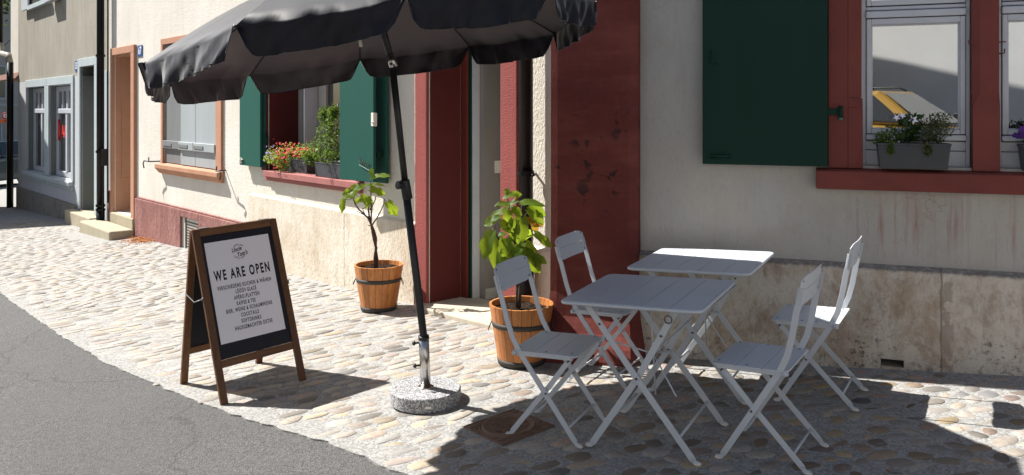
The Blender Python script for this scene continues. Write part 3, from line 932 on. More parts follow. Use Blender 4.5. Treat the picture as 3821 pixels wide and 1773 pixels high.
# neighbour's elbow pipe and lean-to at the far left corner
lp = thing("corner_downpipe", "black downpipe with pale elbow at the far left corner of the grey house", "downpipe", TL(-16.3, .1, -.9))
mb = MB(TL); mb.tube([(-16.25, .12, 2.75), (-16.25, .12, -1.0)], .07, 12); mb.build("pipe", 'black_pipe', lp)
mb = MB(TL); mb.tube([(-17.05, .18, 3.25), (-17.0, .18, 3.02), (-16.7, .16, 2.95), (-16.4, .13, 2.93), (-16.25, .12, 2.72)], .075, 12); mb.build("elbow", simple("weathered zinc elbow", (.35, .33, .28), (.2, .18, .15), .6, .4, 8), lp)
mb = MB(TL); mb.tube([(-17.0, .18, 7.0), (-17.05, .18, 3.2)], .06, 12); mb.build("upper_pipe", 'black_pipe', lp)
cs = thing("white_corner_house", "strip of white rendered house with brown eave beyond the grey house", "house", TL(-17, -.5, -1))
mb = MB(TL); mb.box(-18.2, -16.02, -3, -.25, 2.55, 7); mb.build("upper_wall", simple("white corner render", (.6, .58, .52), (.52, .5, .45), .9, .1, 3), cs)
mb = MB(TL); mb.box(-17.6, -16.02, -3, -.5, -1.2, 2.4); mb.build("lower_wall", simple("wall in painted shade", (.12, .09, .07), (.09, .07, .055), .9, .1, 3), cs)  # shade below the eave is put into this dark wall colour
mb = MB(TL); mb.hexa([(-19.2, -3, 2.4), (-16.02, -3, 2.4), (-16.02, -.05, 2.4), (-19.2, -.05, 2.4), (-19.0, -3, 2.55), (-16.02, -3, 2.75), (-16.02, -.15, 2.55), (-19.0, -.15, 2.55)]); mb.build("eave", 'roof', cs)

# --- pink house, number 67
ph = house("pink_trimmed_house", "cream rendered house with salmon door and shuttered window and pink plinth", -6.0)
D2 = (-8.70, -7.75, -.03, 2.54); W3 = (-6.366, -4.469, .88, 2.58)
mb = MB(TL); wall_face(mb, -9.0, -3.5, -.9, ZT, [D2, W3], .30)
mb.build("wall", 'plaster_pink_house', ph)
mb = MB(TL); mb.box(-9.0, -3.5, -6.0, -5.8, -1.2, ZT); mb.box(-8.9, -3.5, -6.0, .35, ZT, ZT + .2); mb.build("roof", 'roof', ph)
MB(TL).box(-8.9, -3.6, -2.6, -2.5, -1, ZT).build("inner_wall", 'interior', ph)
mb = MB(TL)
mb.box(-8.80, -7.59, -.01, .045, 2.54, 2.66); mb.box(-8.80, -8.70, -.01, .045, -.05, 2.54); mb.box(-7.75, -7.59, -.01, .045, -.05, 2.54)
mb.build("door_surround", 'salmon', ph, bev=.008)
mb = MB(TL)
mb.box(-8.70, -8.685, -.30, -.012, -.03, 2.535); mb.box(-8.685, -8.655, -.27, -.10, .52, 2.535); mb.box(-8.70, -7.75, -.3, -.012, 2.52, 2.538)
mb.build("reveal_moulding", 'salmon', ph, bev=.006)
mb = MB(TL); mb.box(-8.70, -7.75, -.36, -.31, -.02, 1.95)
pd = mb.build("door", simple("grey painted door", (.12, .125, .125), (.10, .10, .10), .5, .3, 4), ph, bev=.004)
MB(TL).box(-8.70, -7.75, -.34, -.33, 2.05, 2.54).build("pane", 'glass_dim', pd)
MB(TL).box(-8.70, -7.75, -.36, -.28, 1.95, 2.05).build("transom", 'grey_frame', pd, bev=.006)
bx(ph, "upper_step", 'step_stone', -8.80, -7.60, -.35, .06, -.62, -.035, bev=.018)
bx(ph, "lower_step", 'step_stone', -9.15, -7.50, .065, .42, -.62, -.19, bev=.025)
mb = MB(TL)
mb.box(-7.585, -5.67, -.02, .035, -.75, .285); mb.box(-5.02, -3.5, -.02, .035, -.75, .285); mb.box(-5.67, -5.02, -.02, .035, .185, .285)
mb.box(-7.585, -3.5, -.02, .02, .285, .31); mb.box(-9.0, -8.81, -.01, .03, -.6, .3)
mb.build("plinth", 'plinth_pink', ph, bev=.01)
mb = MB(TL)
for i in range(13): mb.box(-5.52, -5.04, -.03, .005, -.32 + i * .037, -.305 + i * .037)
mb.box(-5.55, -5.52, -.03, .01, -.33, .18); mb.box(-5.67, -5.02, -.05, -.035, -.5, .185)
mb.build("vent_grille", 'dark_iron', ph)
npl = bx(ph, "number_plate", 'blue_plate', -7.515, -7.305, .002, .012, 2.465, 2.635, bev=.002)
text_mb("67", .16, lambda x, y, z: TL(-7.41 + x, .0125 + z, 2.549 + y), sx=.85, bold=.004).build("digits", 'white_paint', npl)
mb = MB(TL)
mb.box(-6.443, -4.295, -.01, .03, 2.58, 2.664); mb.box(-6.443, -6.366, -.01, .03, .88, 2.58); mb.box(-4.469, -4.295, -.01, .03, .88, 2.58)
mb.build("window_surround", 'salmon', ph, bev=.004)
mb = MB(TL)
mb.add([(-6.50, -.01, .885), (-4.26, -.01, .885), (-4.26, .095, .868), (-6.50, .095, .868), (-6.50, .095, .81), (-4.26, .095, .81), (-4.26, .03, .735), (-6.50, .03, .735), (-6.50, -.01, .735), (-4.26, -.01, .735)],
       [(0, 1, 2, 3), (3, 2, 5, 4), (4, 5, 6, 7), (7, 6, 9, 8), (0, 3, 4, 7, 8), (1, 9, 6, 5, 2)])
mb.build("window_sill", 'salmon', ph, bev=.006)
for (a, b, o, mt) in ((-6.36, -5.73, -.005, 'grey_shutter_dark'), (-5.72, -5.19, .008, 'grey_shutter'), (-5.18, -4.475, .008, 'grey_shutter')):
    lf = bx(ph, "shutter_leaf", mt, a, b, o - .035, o, .895, 2.57, bev=.003)
    for z in (1.10, 2.32):
        st = MB(TL).box(a - .02 if mt.endswith('dark') else a, b, o + .001, o + .035, z, z + .11).build("batten", mt, lf, bev=.006)
    for z in (1.135, 2.36):
        MB(TL).box(a + .02, a + .35, o + .036, o + .043, z, z + .04).build("strap_hinge", 'grey_shutter_dark', lf)
for (s, o, nm) in ((-6.55, .02, 0), (-4.22, .02, 1)):
    mb = MB(TL); sg = -1 if nm == 0 else 1
    mb.tube([(s, o - .02, .90), (s + sg * .04, o + .12, .90), (s + sg * .2, o + .14, .905), (s + sg * .24, o + .14, .86), (s + sg * .2, o + .14, .80)], .010, 6)
    mb.tube([(s + sg * .06, o + .12, .90), (s + sg * .06, o + .12, .96)], .009, 6)
    mb.build("shutter_hook", 'dark_iron', ph)
# dry leaves in the corner beside the steps
mb = MB()
for i in range(420):
    s = random.gauss(-7.0, .22); o = abs(random.gauss(.05, .12)) + .04
    if s < -7.45: continue
    p = TL(s, o, 0); p.z = ground(p.x) + random.uniform(.012, .035)
    r = random.uniform(.010, .022); a = random.random() * 6.3
    mb.add([p + Vector((math.cos(a + q) * r, math.sin(a + q) * r * .8, random.uniform(-.4, .4) * r)) for q in (0, 1.7, 3.2, 4.7)], [(0, 1, 2, 3)], raw=True)
tag(mb.build("leaf_litter", 'leaf_litter', loc=TL(-7.0, .1, gl(-7.0))), "dry orange leaves swept into the corner beside the sandstone steps", "leaf litter", kind="stuff")

# --- cafe house: left front, door, pier, right front
ch = thing("cafe_house", "cream cafe house with oxblood door jambs, red pier and green shutters", "house", TL(2.0, 0, gl(2.0)))
CW = (-3.05, -1.15, .965, 2.75); CD = (0.0, .944, -.06, 2.55)
mb = MB(TL); wall_face(mb, -3.5, 2.15, -.6, ZT, [CW, CD], .43)
mb.build("wall", 'plaster_cafe_left', ch)
HR = (.827, 1.401, 1.315, 3.6); HR2 = (1.536, 2.11, 1.315, 3.6)
mb = MB(TR); wall_face(mb, -.95, 7.5, -.4, ZT, [HR, HR2, (.922, 1.046, .147, .190, .25)], .20)
mb.build("wall", 'plaster_right', ch)
mb = MB()
ins = [TL(-3.5, -6, 0), TL(-3.5, .3, 0), TL(2.1, .3, 0), TR(7.5, .3, 0), TR(7.5, -6, 0)]
n_ = len(ins)
mb.add([(p.x, p.y, ZT) for p in ins] + [(p.x, p.y, ZT + .2) for p in ins], [tuple(range(n_))[::-1], tuple(range(n_, 2 * n_))] + [(i, (i + 1) % n_, n_ + (i + 1) % n_, n_ + i) for i in range(n_)], raw=True)
a_, b_, c_ = TL(-3.5, -6, 0), TL(5.0, -6, 0), TR(7.5, -6, 0)
for p, q in ((a_, c_), (TR(7.5, -6, 0), TR(7.5, 0, 0))):
    mb.add([(p.x, p.y, -.6), (q.x, q.y, -.6), (q.x, q.y, ZT), (p.x, p.y, ZT)], [(0, 1, 2, 3)], raw=True)
mb.build("roof", 'roof', ch)
# window towards the street on the left front
mb = MB(TL); mb.box(-3.18, -3.05, -.01, .02, .96, 2.9); mb.box(-1.15, -1.02, -.01, .02, .96, 2.9); mb.box(-3.05, -1.15, -.01, .02, 2.75, 2.9)
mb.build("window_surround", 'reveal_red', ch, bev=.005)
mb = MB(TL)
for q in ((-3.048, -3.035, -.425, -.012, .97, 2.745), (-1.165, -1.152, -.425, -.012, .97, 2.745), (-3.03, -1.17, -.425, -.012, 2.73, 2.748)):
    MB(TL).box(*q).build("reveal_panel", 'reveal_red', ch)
mb = MB(TL)
mb.box(-3.03, -1.17, -.42, -.0, .94, .968); mb.box(-3.02, -1.03, .0, .075, .90, .966); mb.box(-3.05, -1.04, .0, .045, .855, .897)
mb.build("window_sill", 'pink_sill', ch, bev=.006)
mb = MB(TL)
mb.box(-3.03, -2.93, -.42, -.36, .975, 2.72); mb.box(-2.60, -2.53, -.42, -.36, .975, 2.72); mb.box(-1.30, -1.17, -.42, -.36, .975, 2.72)
mb.box(-2.93, -1.30, -.42, -.36, 2.62, 2.72)
cwf = mb.build("window", 'grey_frame', ch, bev=.005)
mb = MB(TL); mb.box(-2.53, -2.37, -.40, -.35, 1.0, 2.6); mb.box(-1.42, -1.30, -.40, -.35, 1.0, 2.6); mb.box(-2.37, -1.42, -.40, -.35, 2.48, 2.6); mb.box(-2.37, -1.42, -.40, -.35, 1.0, 1.1)
mb.build("casement", simple("greige casement paint", (.36, .34, .31), (.33, .31, .285), .5, .3, 4), cwf, bev=.006)
mb = MB(TL); mb.box(-2.60, -2.57, -.36, -.20, 1.0, 2.5); mb.build("open_casement", 'white_frame', cwf, bev=.004)
MB(TL).box(-2.38, -1.41, -.385, -.378, 1.09, 2.49).build("pane", 'glass_dim', cwf)
mb = MB()
text_mb("Uncle", .20, lambda x, y, z: TL(-2.00 + x, -.372 + z, 1.66 + y), sx=.9, shear=.35, mb=mb, rot=.12)
text_mb("Tom's", .20, lambda x, y, z: TL(-1.92 + x, -.372 + z, 1.47 + y), sx=.9, shear=.35, mb=mb, rot=.12)
mb.build("glass_lettering", simple("faint white glass lettering", (.35, .35, .34), None, .5, .3, 4), cwf)
mb = MB(TL); mb.box(-3.3, -.9, -1.6, -1.5, .3, 3.0); mb.box(-3.3, -.9, -1.5, -.44, .5, .55)
mb.build("inner_wall", 'interior', ch)
# shutters, folded pairs
def leaf_board(parent, s0, s1, o0, o1, z0, z1, mt, T=TL, name="shutter"):
    return MB(T).box(s0, s1, o0, o1, z0, z1).build(name, mt, parent, bev=.003)
sh = leaf_board(ch, -3.62, -3.07, .055, .085, 1.0, 2.75, 'green'); leaf_board(ch, -3.60, -3.06, .015, .045, 1.0, 2.75, 'green')
mb = MB(TL); mb.box(-3.09, -3.0, .02, .035, 1.28, 1.33); mb.tube([(-3.03, .03, 1.24), (-3.03, .03, 1.38)], .012, 6); mb.build("hinge", 'green_dark', sh)
mb = MB(TL); mb.tube([(-3.60, .09, 1.07), (-3.50, .10, 1.07)], .008, 5); mb.tube([(-3.56, .09, 1.02), (-3.56, .10, 1.09)], .01, 5); mb.build("catch", 'white_plastic', sh)
mb = MB(TL)   # back leaf lies almost on the wall
mb.hexa([(-1.10, .02, .985), (-.565, .03, .985), (-.565, .062, .985), (-1.10, .052, .985), (-1.10, .02, 2.75), (-.565, .03, 2.75), (-.565, .062, 2.75), (-1.10, .052, 2.75)])
bl_ = mb.build("shutter", 'green', ch, bev=.003)
mb = MB(TL)
mb.hexa([(-1.11, .185, 1.0), (-.595, .145, 1.0), (-.590, .175, 1.0), (-1.108, .215, 1.0), (-1.11, .185, 2.75), (-.595, .145, 2.75), (-.590, .175, 2.75), (-1.108, .215, 2.75)])
fl_ = mb.build("shutter", 'green', ch, bev=.003)
mb = MB(TL); mb.box(-.615, -.575, .145, .185, 1.50, 1.62); mb.tube([(-.60, .19, 1.54), (-.56, .19, 1.54)], .006, 5); mb.build("latch", 'white_plastic', fl_, bev=.003)
mb = MB(TL)
zz = [(-.80, 1.235), (-.795, 1.165), (-.775, 1.205), (-.76, 1.16), (-.742, 1.20), (-.73, 1.155), (-.71, 1.19), (-.70, 1.145), (-.675, 1.19), (-.665, 1.14), (-.64, 1.18)]
for (a, b), (c, d) in zip(zz[:-1], zz[1:]): mb.tube([(a, .196 - (a + .8) * .08 + .003, b), (c, .196 - (c + .8) * .08 + .003, d)], .0022, 4)
mb.tube([(-.79, .2, 1.15), (-.64, .187, 1.105)], .0022, 4)
mb.build("scratched_tag", simple("scratched paint", (.30, .36, .30), None, .7, .2, 30), fl_)
for z in (1.22, 2.4):
    MB(TL).box(-.70, -.60, .06, .13, z, z + .05).build("hinge", 'green_dark', bl_)
# plinth of the left front
for (a, b, zt) in ((-3.5, -.173, .655), (1.135, 2.05, .63)):
    MB(TL).add([(a, .0, -.5), (b, .0, -.5), (b, .03, -.5), (a, .03, -.5), (a, 0, zt + .025), (b, 0, zt + .025), (b, .03, zt), (a, .03, zt)],
           [(0, 3, 2, 1), (4, 5, 6, 7), (3, 7, 6, 2), (0, 4, 7, 3), (1, 2, 6, 5)]).build("plinth", 'plinth_left', ch, bev=.006)
# door
mb = MB(TL); mb.box(-.171, 0, -.01, .025, -.5, 2.75); mb.build("door_jamb", 'red_stone', ch, bev=.008)
mb = MB(TL); mb.box(.944, 1.13, -.01, .025, -.5, 2.75); mb.box(0, .944, -.01, .025, 2.55, 2.75); mb.build("door_jamb", 'red_stone', ch, bev=.008)
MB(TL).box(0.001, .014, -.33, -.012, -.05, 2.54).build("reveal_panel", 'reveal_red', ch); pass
mb = MB(TL); mb.box(.014, .10, -.40, -.335, -.04, 2.53); mb.box(.10, .93, -.40, -.335, 2.45, 2.53)
df = mb.build("door_frame", 'door_red', ch, bev=.005)
MB(TL).box(.101, .125, -.42, -.35, -.04, 2.45).build("door_edge", 'green_dark', df)
mb = MB(TL); mb.box(.127, .142, -.47, -.37, -.03, 2.45); dl = mb.build("weather_strip", 'white_frame', df); 
mb = MB(TL)
mb.box(.150, .20, -2.6, -.44, -.06, 2.7); mb.box(.15, 1.3, -2.7, -2.6, -.06, 2.7); mb.box(1.2, 1.3, -2.6, -.44, -.06, 2.7); mb.box(.1, 1.3, -2.7, -.44, 2.6, 2.7)
cor = mb.build("corridor_wall", 'corridor', ch)
MB(TL).box(.13, 1.2, -2.6, -.40, -.1, -.05).build("corridor_floor", 'interior', ch)
mb = MB(TL); mb.box(.2, .215, -2.6, -.46, -.05, .09); mb.build("skirting", simple("pale skirting", (.5, .49, .47), None, .6, .2, 4), cor, bev=.004)
mb = MB(TL); mb.box(.2, .212, -.655, -.565, 1.09, 1.20); lsw = mb.build("light_switch", 'white_plastic', cor, bev=.003)
mb = MB(TL)
def thr(a, b, o0, o1, lift):
    z0, z1 = gl(a) + lift, gl(b) + lift
    mb.hexa([(a, o0, z0 - .3), (b, o0, z1 - .3), (b, o1, z1 - .3), (a, o1, z0 - .3), (a, o0, z0), (b, o0, z1), (b, o1, z1), (a, o1, z0)])
thr(0.002, .942, -.42, .0, .045); thr(-.04, 1.22, .0005, .15, .045)
mb.build("threshold", 'threshold', ch, bev=.012)
# downpipe of the cafe
mb = MB(TL); mb.tube([(1.31, .10, ZT), (1.31, .10, .62)], .052, 18); mb.tube([(1.31, .10, .62), (1.31, .10, -.05)], .058, 18)
dpo = mb.build("downpipe", 'black_pipe', ch)
mb = MB(TL)
for z in (1.19, .60): mb = MB(TL); mb.lathe([(.050, -.018), (.062, -.018), (.062, .018), (.05, .018)], 18, (1.31, .10, z), smooth=False); mb.build("pipe_collar", 'black_pipe', dpo)
mb = MB(TL); mb.tube([(1.31, .0, 1.18), (1.40, .12, 1.18)], .010, 6); mb.build("wall_hook", 'black_pipe', dpo)

# pier with a flaring foot
def pier():
    zs = [(-.35, .31, .05), (.06, .27, .045), (.14, .235, .035), (.21, .185, .025), (.30, .145, .012), (.45, .125, .004), (.9, .12, 0), (1.6, .12, 0), (2.6, .12, 0), (ZT, .12, 0)]
    t0, t1 = -1.075, -.505
    prof = []
    vs = []; fs = []
    K = 12
    for (z, o, w) in zs:
        row = [(t0 - w, -.55)]
        for k in range(K + 1):
            t = t0 - w + (t1 - t0 + 2 * w) * k / K
            oo = o
            if k in (0,): oo = o - .006
            if k == K: oo = o * .55
            amp = .012 if z < .35 else .0025
            oo += amp * noise.noise(Vector((t * 5, z * 7, 2)))
            tt = t - (.045 if k == K - 1 else 0) * 0
            row.append((tt, oo))
        row[-2] = (t1 + w - .05, row[-2][1])
        row.append((t1 + w + .004, 0 - .02))
        vs += [(a, b, z) for a, b in row]
        n = len(row)
    for i in range(len(zs) - 1):
        for k in range(n - 1):
            fs.append((i * n + k, i * n + k + 1, (i + 1) * n + k + 1, (i + 1) * n + k))
    return MB(TR).add(vs, fs)
pier().build("pier", 'pier_red', ch)
mb = MB(TR)   # rough stone foot stubs left of the pier
for (a, b, o, z) in ((-1.20, -1.07, .18, .20), (-1.28, -1.18, .14, .12)):
    mb.box(a, b, -.1, o, -.2, z)
mb.build("foot_stone", 'pier_red', ch, bev=.03)

# plinth of the right front
mb = MB(TR)
mb.add([(-.50, 0, .735), (7.5, 0, .735), (7.5, .045, .712), (-.50, .045, .712)], [(0, 1, 2, 3)])
wall_face(mb, -.50, 7.5, -.3, .712, [(.922, 1.046, .147, .190, .05)], .05, o=.045)
mb.build("plinth", 'plinth_right', ch)
MB(TR).box(.90, 1.07, -.3, -.2, .1, .25).build("drain_hole", 'interior', ch)
# red jambs, sill
m_ = MB(TR)
m_.box(.636, .745, -.03, .030, 1.30, 3.7)
m_.hexa([(.7455, -.06, 1.30), (.827, -.06, 1.30), (.827, .030, 1.30), (.7455, .030, 1.30), (.7455, -.06, 1.66), (.827, -.06, 1.66), (.827, .030, 1.66), (.7455, .030, 1.66)])
m_.hexa([(.7455, -.06, 1.66), (.827, -.06, 1.66), (.827, .030, 1.66), (.7455, .030, 1.66), (.7455, -.06, 1.72), (.827, -.06, 1.72), (.827, -.002, 1.72), (.7455, .030, 1.72)])
m_.hexa([(.7455, -.06, 1.72), (.827, -.06, 1.72), (.827, -.002, 1.72), (.7455, .030, 1.72), (.7455, -.06, 3.7), (.827, -.06, 3.7), (.827, -.002, 3.7), (.7455, .030, 3.7)])
m_.build("window_jamb", 'jamb_red', ch, bev=.004)
m_ = MB(TR)
a, b = 1.401, 1.536
def mull(z0, z1, c0, c1):
    """mullion block, chamfers c0 at bottom, c1 at top"""
    v = []
    for z, c in ((z0, c0), (z1, c1)):
        v += [(a, -.06, z), (a, .030 - c * .35, z), (a + max(c, .001) * .5, .030, z), (b - max(c, .001) * .5, .030, z), (b, .030 - c * .35, z), (b, -.06, z)]
    m_.add(v, [(0, 1, 2, 3, 4, 5)[::-1], (6, 7, 8, 9, 10, 11)] + [(i, (i + 1) % 6, 6 + (i + 1) % 6, 6 + i) for i in range(6)])
mull(1.30, 1.66, .002, .002); mull(1.66, 1.74, .002, .07); mull(1.74, 3.7, .07, .07)
m_.build("window_mullion", 'jamb_red', ch)
m_ = MB(TR); m_.box(2.11, 2.3, -.06, .03, 1.30, 3.7); m_.build("window_jamb", 'jamb_red', ch)
mb = MB(TR)
mb.add([(.567, -.06, 1.313), (7.0, -.06, 1.313), (7.0, .07, 1.283), (.567, .07, 1.283), (.567, .07, 1.175), (7.0, .07, 1.175), (7.0, -.01, 1.175), (.567, -.01, 1.175), (.567, -.06, 1.2), (7.0, -.06, 1.2)],
       [(0, 1, 2, 3), (3, 2, 5, 4), (4, 5, 6, 7), (0, 3, 4, 7, 8), (1, 9, 6, 5, 2)])
mb.build("window_sill", 'sill_red', ch, bev=.008)
sh = leaf_board(ch, -.098, .632, .035, .070, 1.308, 3.4, 'green_dark', TR)
mb = MB(TR); mb.box(.634, .70, .031, .040, 1.615, 1.655); mb.tube([(.705, .045, 1.60), (.705, .045, 1.67)], .012, 8); hg = mb.build("hinge", 'green_dark', sh)
MB(TR).tube([(.705, .045, 1.585), (.705, .045, 1.60)], .013, 8).build("hinge_pin", simple("worn green bronze", (.05, .16, .12), None, .5, .4, 20), hg)
mb = MB(TR); mb.tube([(-.05, .075, 1.36), (.07, .075, 1.36)], .010, 8); mb.tube([(-.05, .075, 1.345), (.07, .075, 1.345)], .006, 6); mb.build("shutter_catch", 'green_dark', sh)
mb = MB(TR); mb.tube([(-.045, .075, 2.02), (-.055, .080, 1.94), (-.01, .080, 1.935)], .004, 6); mb.build("hook", 'green_dark', sh)

def rwin(t0, t1, name="window"):
    w = MB(TR)
    fr = .022
    w.box(t0 + .001, t0 + fr, -.11, -.05, 1.316, 3.6); w.box(t1 - fr, t1 - .001, -.11, -.05, 1.316, 3.6)
    w.box(t0 + fr, t1 - fr, -.11, -.052, 1.316, 1.405); w.box(t0 + fr, t1 - fr, -.11, -.056, 1.409, 1.462)
    o = w.build(name, 'white_frame', ch, bev=.003)
    m = MB(TR); m.box(t0 + fr + .0, t1 - fr - .0, -.105, -.030, 1.468, 1.500)
    m.build("weather_bar", 'white_frame', o, bev=.006)
    # sash
    z0, z1 = 1.505, 2.19; a0, a1 = t0 + fr + .003, t1 - fr - .003
    s_ = MB(TR); w_ = .026
    s_.box(a0, a0 + w_, -.10, -.040, z0, z1); s_.box(a1 - w_, a1, -.10, -.040, z0, z1); s_.box(a0 + w_, a1 - w_, -.10, -.040, z0, z0 + .028); s_.box(a0 + w_, a1 - w_, -.10, -.040, z1 - .035, z1)
    sash = s_.build("sash", 'white_frame', o, bev=.004)
    r_ = MB(TR); g0, g1 = a0 + w_, a1 - w_; c0, c1 = z0 + .028, z1 - .035
    r_.box(g0, g0 + .008, -.10, -.052, c0, c1); r_.box(g1 - .008, g1, -.10, -.052, c0, c1); r_.box(g0 + .008, g1 - .008, -.10, -.052, c0, c0 + .008); r_.box(g0 + .008, g1 - .008, -.10, -.052, c1 - .008, c1)
    r_.build("glazing_bead", 'white_frame', o, bev=.002)
    MB(TR).box(g0, g1, -.075, -.068, c0, c1).build("pane", 'glass', o)
    tr_ = MB(TR); tr_.box(t0 + fr, t1 - fr, -.10, -.030, 2.195, 2.235); tr_.box(t0 + fr, t1 - fr, -.10, -.045, 2.24, 2.262)
    tr_.build("transom", 'white_frame', o, bev=.006)
    s_ = MB(TR); s_.box(a0, a0 + w_, -.10, -.040, 2.268, 3.0); s_.box(a1 - w_, a1, -.10, -.040, 2.268, 3.0); s_.box(a0 + w_, a1 - w_, -.10, -.040, 2.268, 2.30); s_.box(a0 + w_, a1 - w_, -.10, -.04, 2.97, 3.0)
    s_.build("upper_sash", 'white_frame', o, bev=.004)
    MB(TR).box(a0 + w_, a1 - w_, -.075, -.068, 2.30, 2.97).build("pane", 'glass', o)
    MB(TR).box(t0 - .02, t1 + .02, -.25, -.21, 1.3, 3.7).build("backing", 'interior', o)
    return o
w1 = rwin(.827, 1.401); w2 = rwin(1.536, 2.11)
mb = MB(TR)
mb.tube([(1.401, .0, 2.02), (1.385, .02, 2.02), (1.380, .02, 2.045)], .004, 6); mb.tube([(1.536, .0, 2.03), (1.565, .02, 2.03)], .004, 6); mb.tube([(1.536, .0, 1.965), (1.558, .02, 1.965), (1.560, .02, 1.99)], .004, 6)
mb.build("window_hook", 'jamb_red', ch)
# ------------------------------------------------------------------ folding tables and chairs
LOC = lambda a, b, c: Vector((a, b, c))

def rounded_rect(x0, x1, y0, y1, r4, n=5):
    """r4: radii for corners (x0,y0),(x1,y0),(x1,y1),(x0,y1)"""
    out = []
    for (cx, cy, r, a0) in ((x0, y0, r4[0], 180), (x1, y0, r4[1], 270), (x1, y1, r4[2], 0), (x0, y1, r4[3], 90)):
        sx = 1 if cx == x0 else -1; sy = 1 if cy == y0 else -1
        if r <= 0:
            out.append((cx, cy)); continue
        for k in range(n + 1):
            a = R(a0 + 90 * k / n)
            out.append((cx + sx * r + math.cos(a) * r, cy + sy * r + math.sin(a) * r))
    return out

def slab(poly, z0, z1, warp=None):
    mb = MB()
    w = warp or (lambda x, y, z: (x, y, z))
    mb.prism(poly, lambda x, y: w(x, y, z0), lambda x, y: w(x, y, z1))
    return mb

def strap(mb, path, y, w=.026, th=.007):
    mb.tube([(x, y, z) for x, z in path], 1, flat=(w, th, (0, 1, 0)))
    return mb

def make_chair(label, m):
    t = thing("folding_chair", label, "chair", matrix=m, group="pale grey folding chairs around the tables")
    xs = [-.165, -.05, .066, .182]; hw = .180
    for i in range(3):
        a, b = xs[i] + (.001 if i else 0), xs[i + 1] - (.001 if i < 2 else 0)
        rr = (.03, 0, 0, .03) if i == 0 else ((0, .03, .03, 0) if i == 2 else (0, 0, 0, 0))
        wp = (lambda x, y, z: (x, y, z - max(0, x - .15) * .25 - max(0, abs(y) - .16) * .2))
        slab(rounded_rect(a, b, -hw, hw, rr, 4), .432, .440, wp).build("seat_slat", 'furniture', t, bev=.002)
    mb = MB()
    for y in (-.165, .165): mb.box(-.155, .155, y - .012, y + .012, .412, .431)
    mb.build("seat_frame", 'furniture', t, bev=.002)
    # curved backrest of two slats
    def bw(v, z):      # v across, z up
        return lambda off: (-.213 - (z - .719) * .22 - (.18 ** 2 - v * v) * .35 + off, v, z)
    mb = MB()
    n = 12
    for (z0, z1) in ((.715, .783), (.785, .848)):
        rows = []
        for k in range(n + 1):
            v = -.182 + .364 * k / n
            e = min(k, n - k)
            cut = .018 if e == 0 else (.005 if e == 1 else 0)
            za, zb = z0 + (cut if z0 < .72 else 0), z1 - (cut if z1 > .84 else 0)
            rows.append([bw(v, za)(0), bw(v, zb)(0), bw(v, zb)(-.004), bw(v, za)(-.004)])
        vs = [p for r_ in rows for p in r_]; fs = []
        for k in range(n):
            for j in range(4):
                fs.append((k * 4 + j, k * 4 + (j + 1) % 4, (k + 1) * 4 + (j + 1) % 4, (k + 1) * 4 + j))
        fs.append((0, 1, 2, 3)); fs.append((n * 4, n * 4 + 3, n * 4 + 2, n * 4 + 1))
        mb.add(vs, fs)
    mb.build("backrest", 'furniture', t)
    for sgn in (-1, 1):
        y = sgn * .172
        m1 = MB(); strap(m1, [(-.236, .80), (-.222, .735), (-.211, .70), (-.200, .65), (-.184, .58), (-.160, .50), (-.125, .43), (.0, .243), (.150, .022)], y, .027, .007)
        strap(m1, [(.146, .028), (.158, .008), (.182, .004)], y, .020, .007)
        m1.build("long_leg", 'furniture', t, bev=.001)
        m2 = MB(); strap(m2, [(.150, .425), (0.02, .268), (-.198, .022)], y - sgn * .014, .025, .007)
        strap(m2, [(-.194, .028), (-.206, .008), (-.228, .004)], y - sgn * .014, .020, .007)
        m2.build("short_leg", 'furniture', t, bev=.001)
        MB().box(-.235, -.208, y - .006 - sgn * .014, y + .006 - sgn * .014, 0, .007).build("foot_cap", 'white_plastic', t)
        MB().box(.160, .187, y - .006, y + .006, 0, .007).build("foot_cap", 'white_plastic', t)
    MB().tube([(.112, -.172, .078), (.112, .172, .078)], .0055, 8).build("stretcher", 'furniture', t)
    MB().tube([(-.158, -.158, .068), (-.158, .158, .068)], .0055, 8).build("stretcher", 'furniture', t)
    MB().tube([(-.150, -.172, .425), (-.150, .172, .425)], .0055, 8).build("stretcher", 'furniture', t)
    mb = MB()
    for (x, y) in ((-.13, -.15), (-.13, .15), (.15, -.15), (.15, .15), (.02, -.165), (.02, .165)): mb.lathe([(0, .0025), (.004, .002), (.0055, 0)], 8, (x, y, .4402 - max(0, x - .15) * .25))
    for v in (-.158, .158):
        for z in (.737, .828):
            x = -.213 - (z - .719) * .22 - (.18 ** 2 - v * v) * .35
            for q in (0.001, -.0055): mb.tube([(x + q, v, z), (x + q + .002, v, z)], .005, 8)
    for s_ in (-1, 1):
        mb.tube([(.008, s_ * .160, .238), (.008, s_ * .178, .238)], .0055, 8); mb.tube([(.135, s_ * .15, .405), (.135, s_ * .18, .405)], .004, 8)
    tag(mb.build("screw", 'rivet', t), kind="stuff")
    mb = MB()
    for s_ in (-1, 1):
        MB().tube([(-.15, s_ * .166, .425), (-.15, s_ * .188, .425)], .011, 10).build("hinge", 'furniture', t); MB().box(-.155, -.105, s_ * .150 - .008, s_ * .150 + .008, .408, .428).build("bracket", 'furniture', t)
    return t

chair_pose = [
    (.251, 4.072, -.484, "pale grey folding chair at the left front, standing on the manhole cover"),
    (.600, 4.800, -.540, "pale grey folding chair behind the near table, its back against the red pier"),
    (1.174, 3.694, 2.552, "pale grey folding chair at the right front, wholly shaded and cut by the bottom edge"),
    (1.649, 4.348, 2.589, "pale grey folding chair nearest the right wall with a patch of sun on its seat"),
]
c0 = make_chair(chair_pose[0][3], slope_matrix(*chair_pose[0][:3], dz=.018))
for x, y, yaw, lab in chair_pose[1:]:
    c = copy_tree(c0, slope_matrix(x, y, yaw, dz=.018)); c["label"] = lab

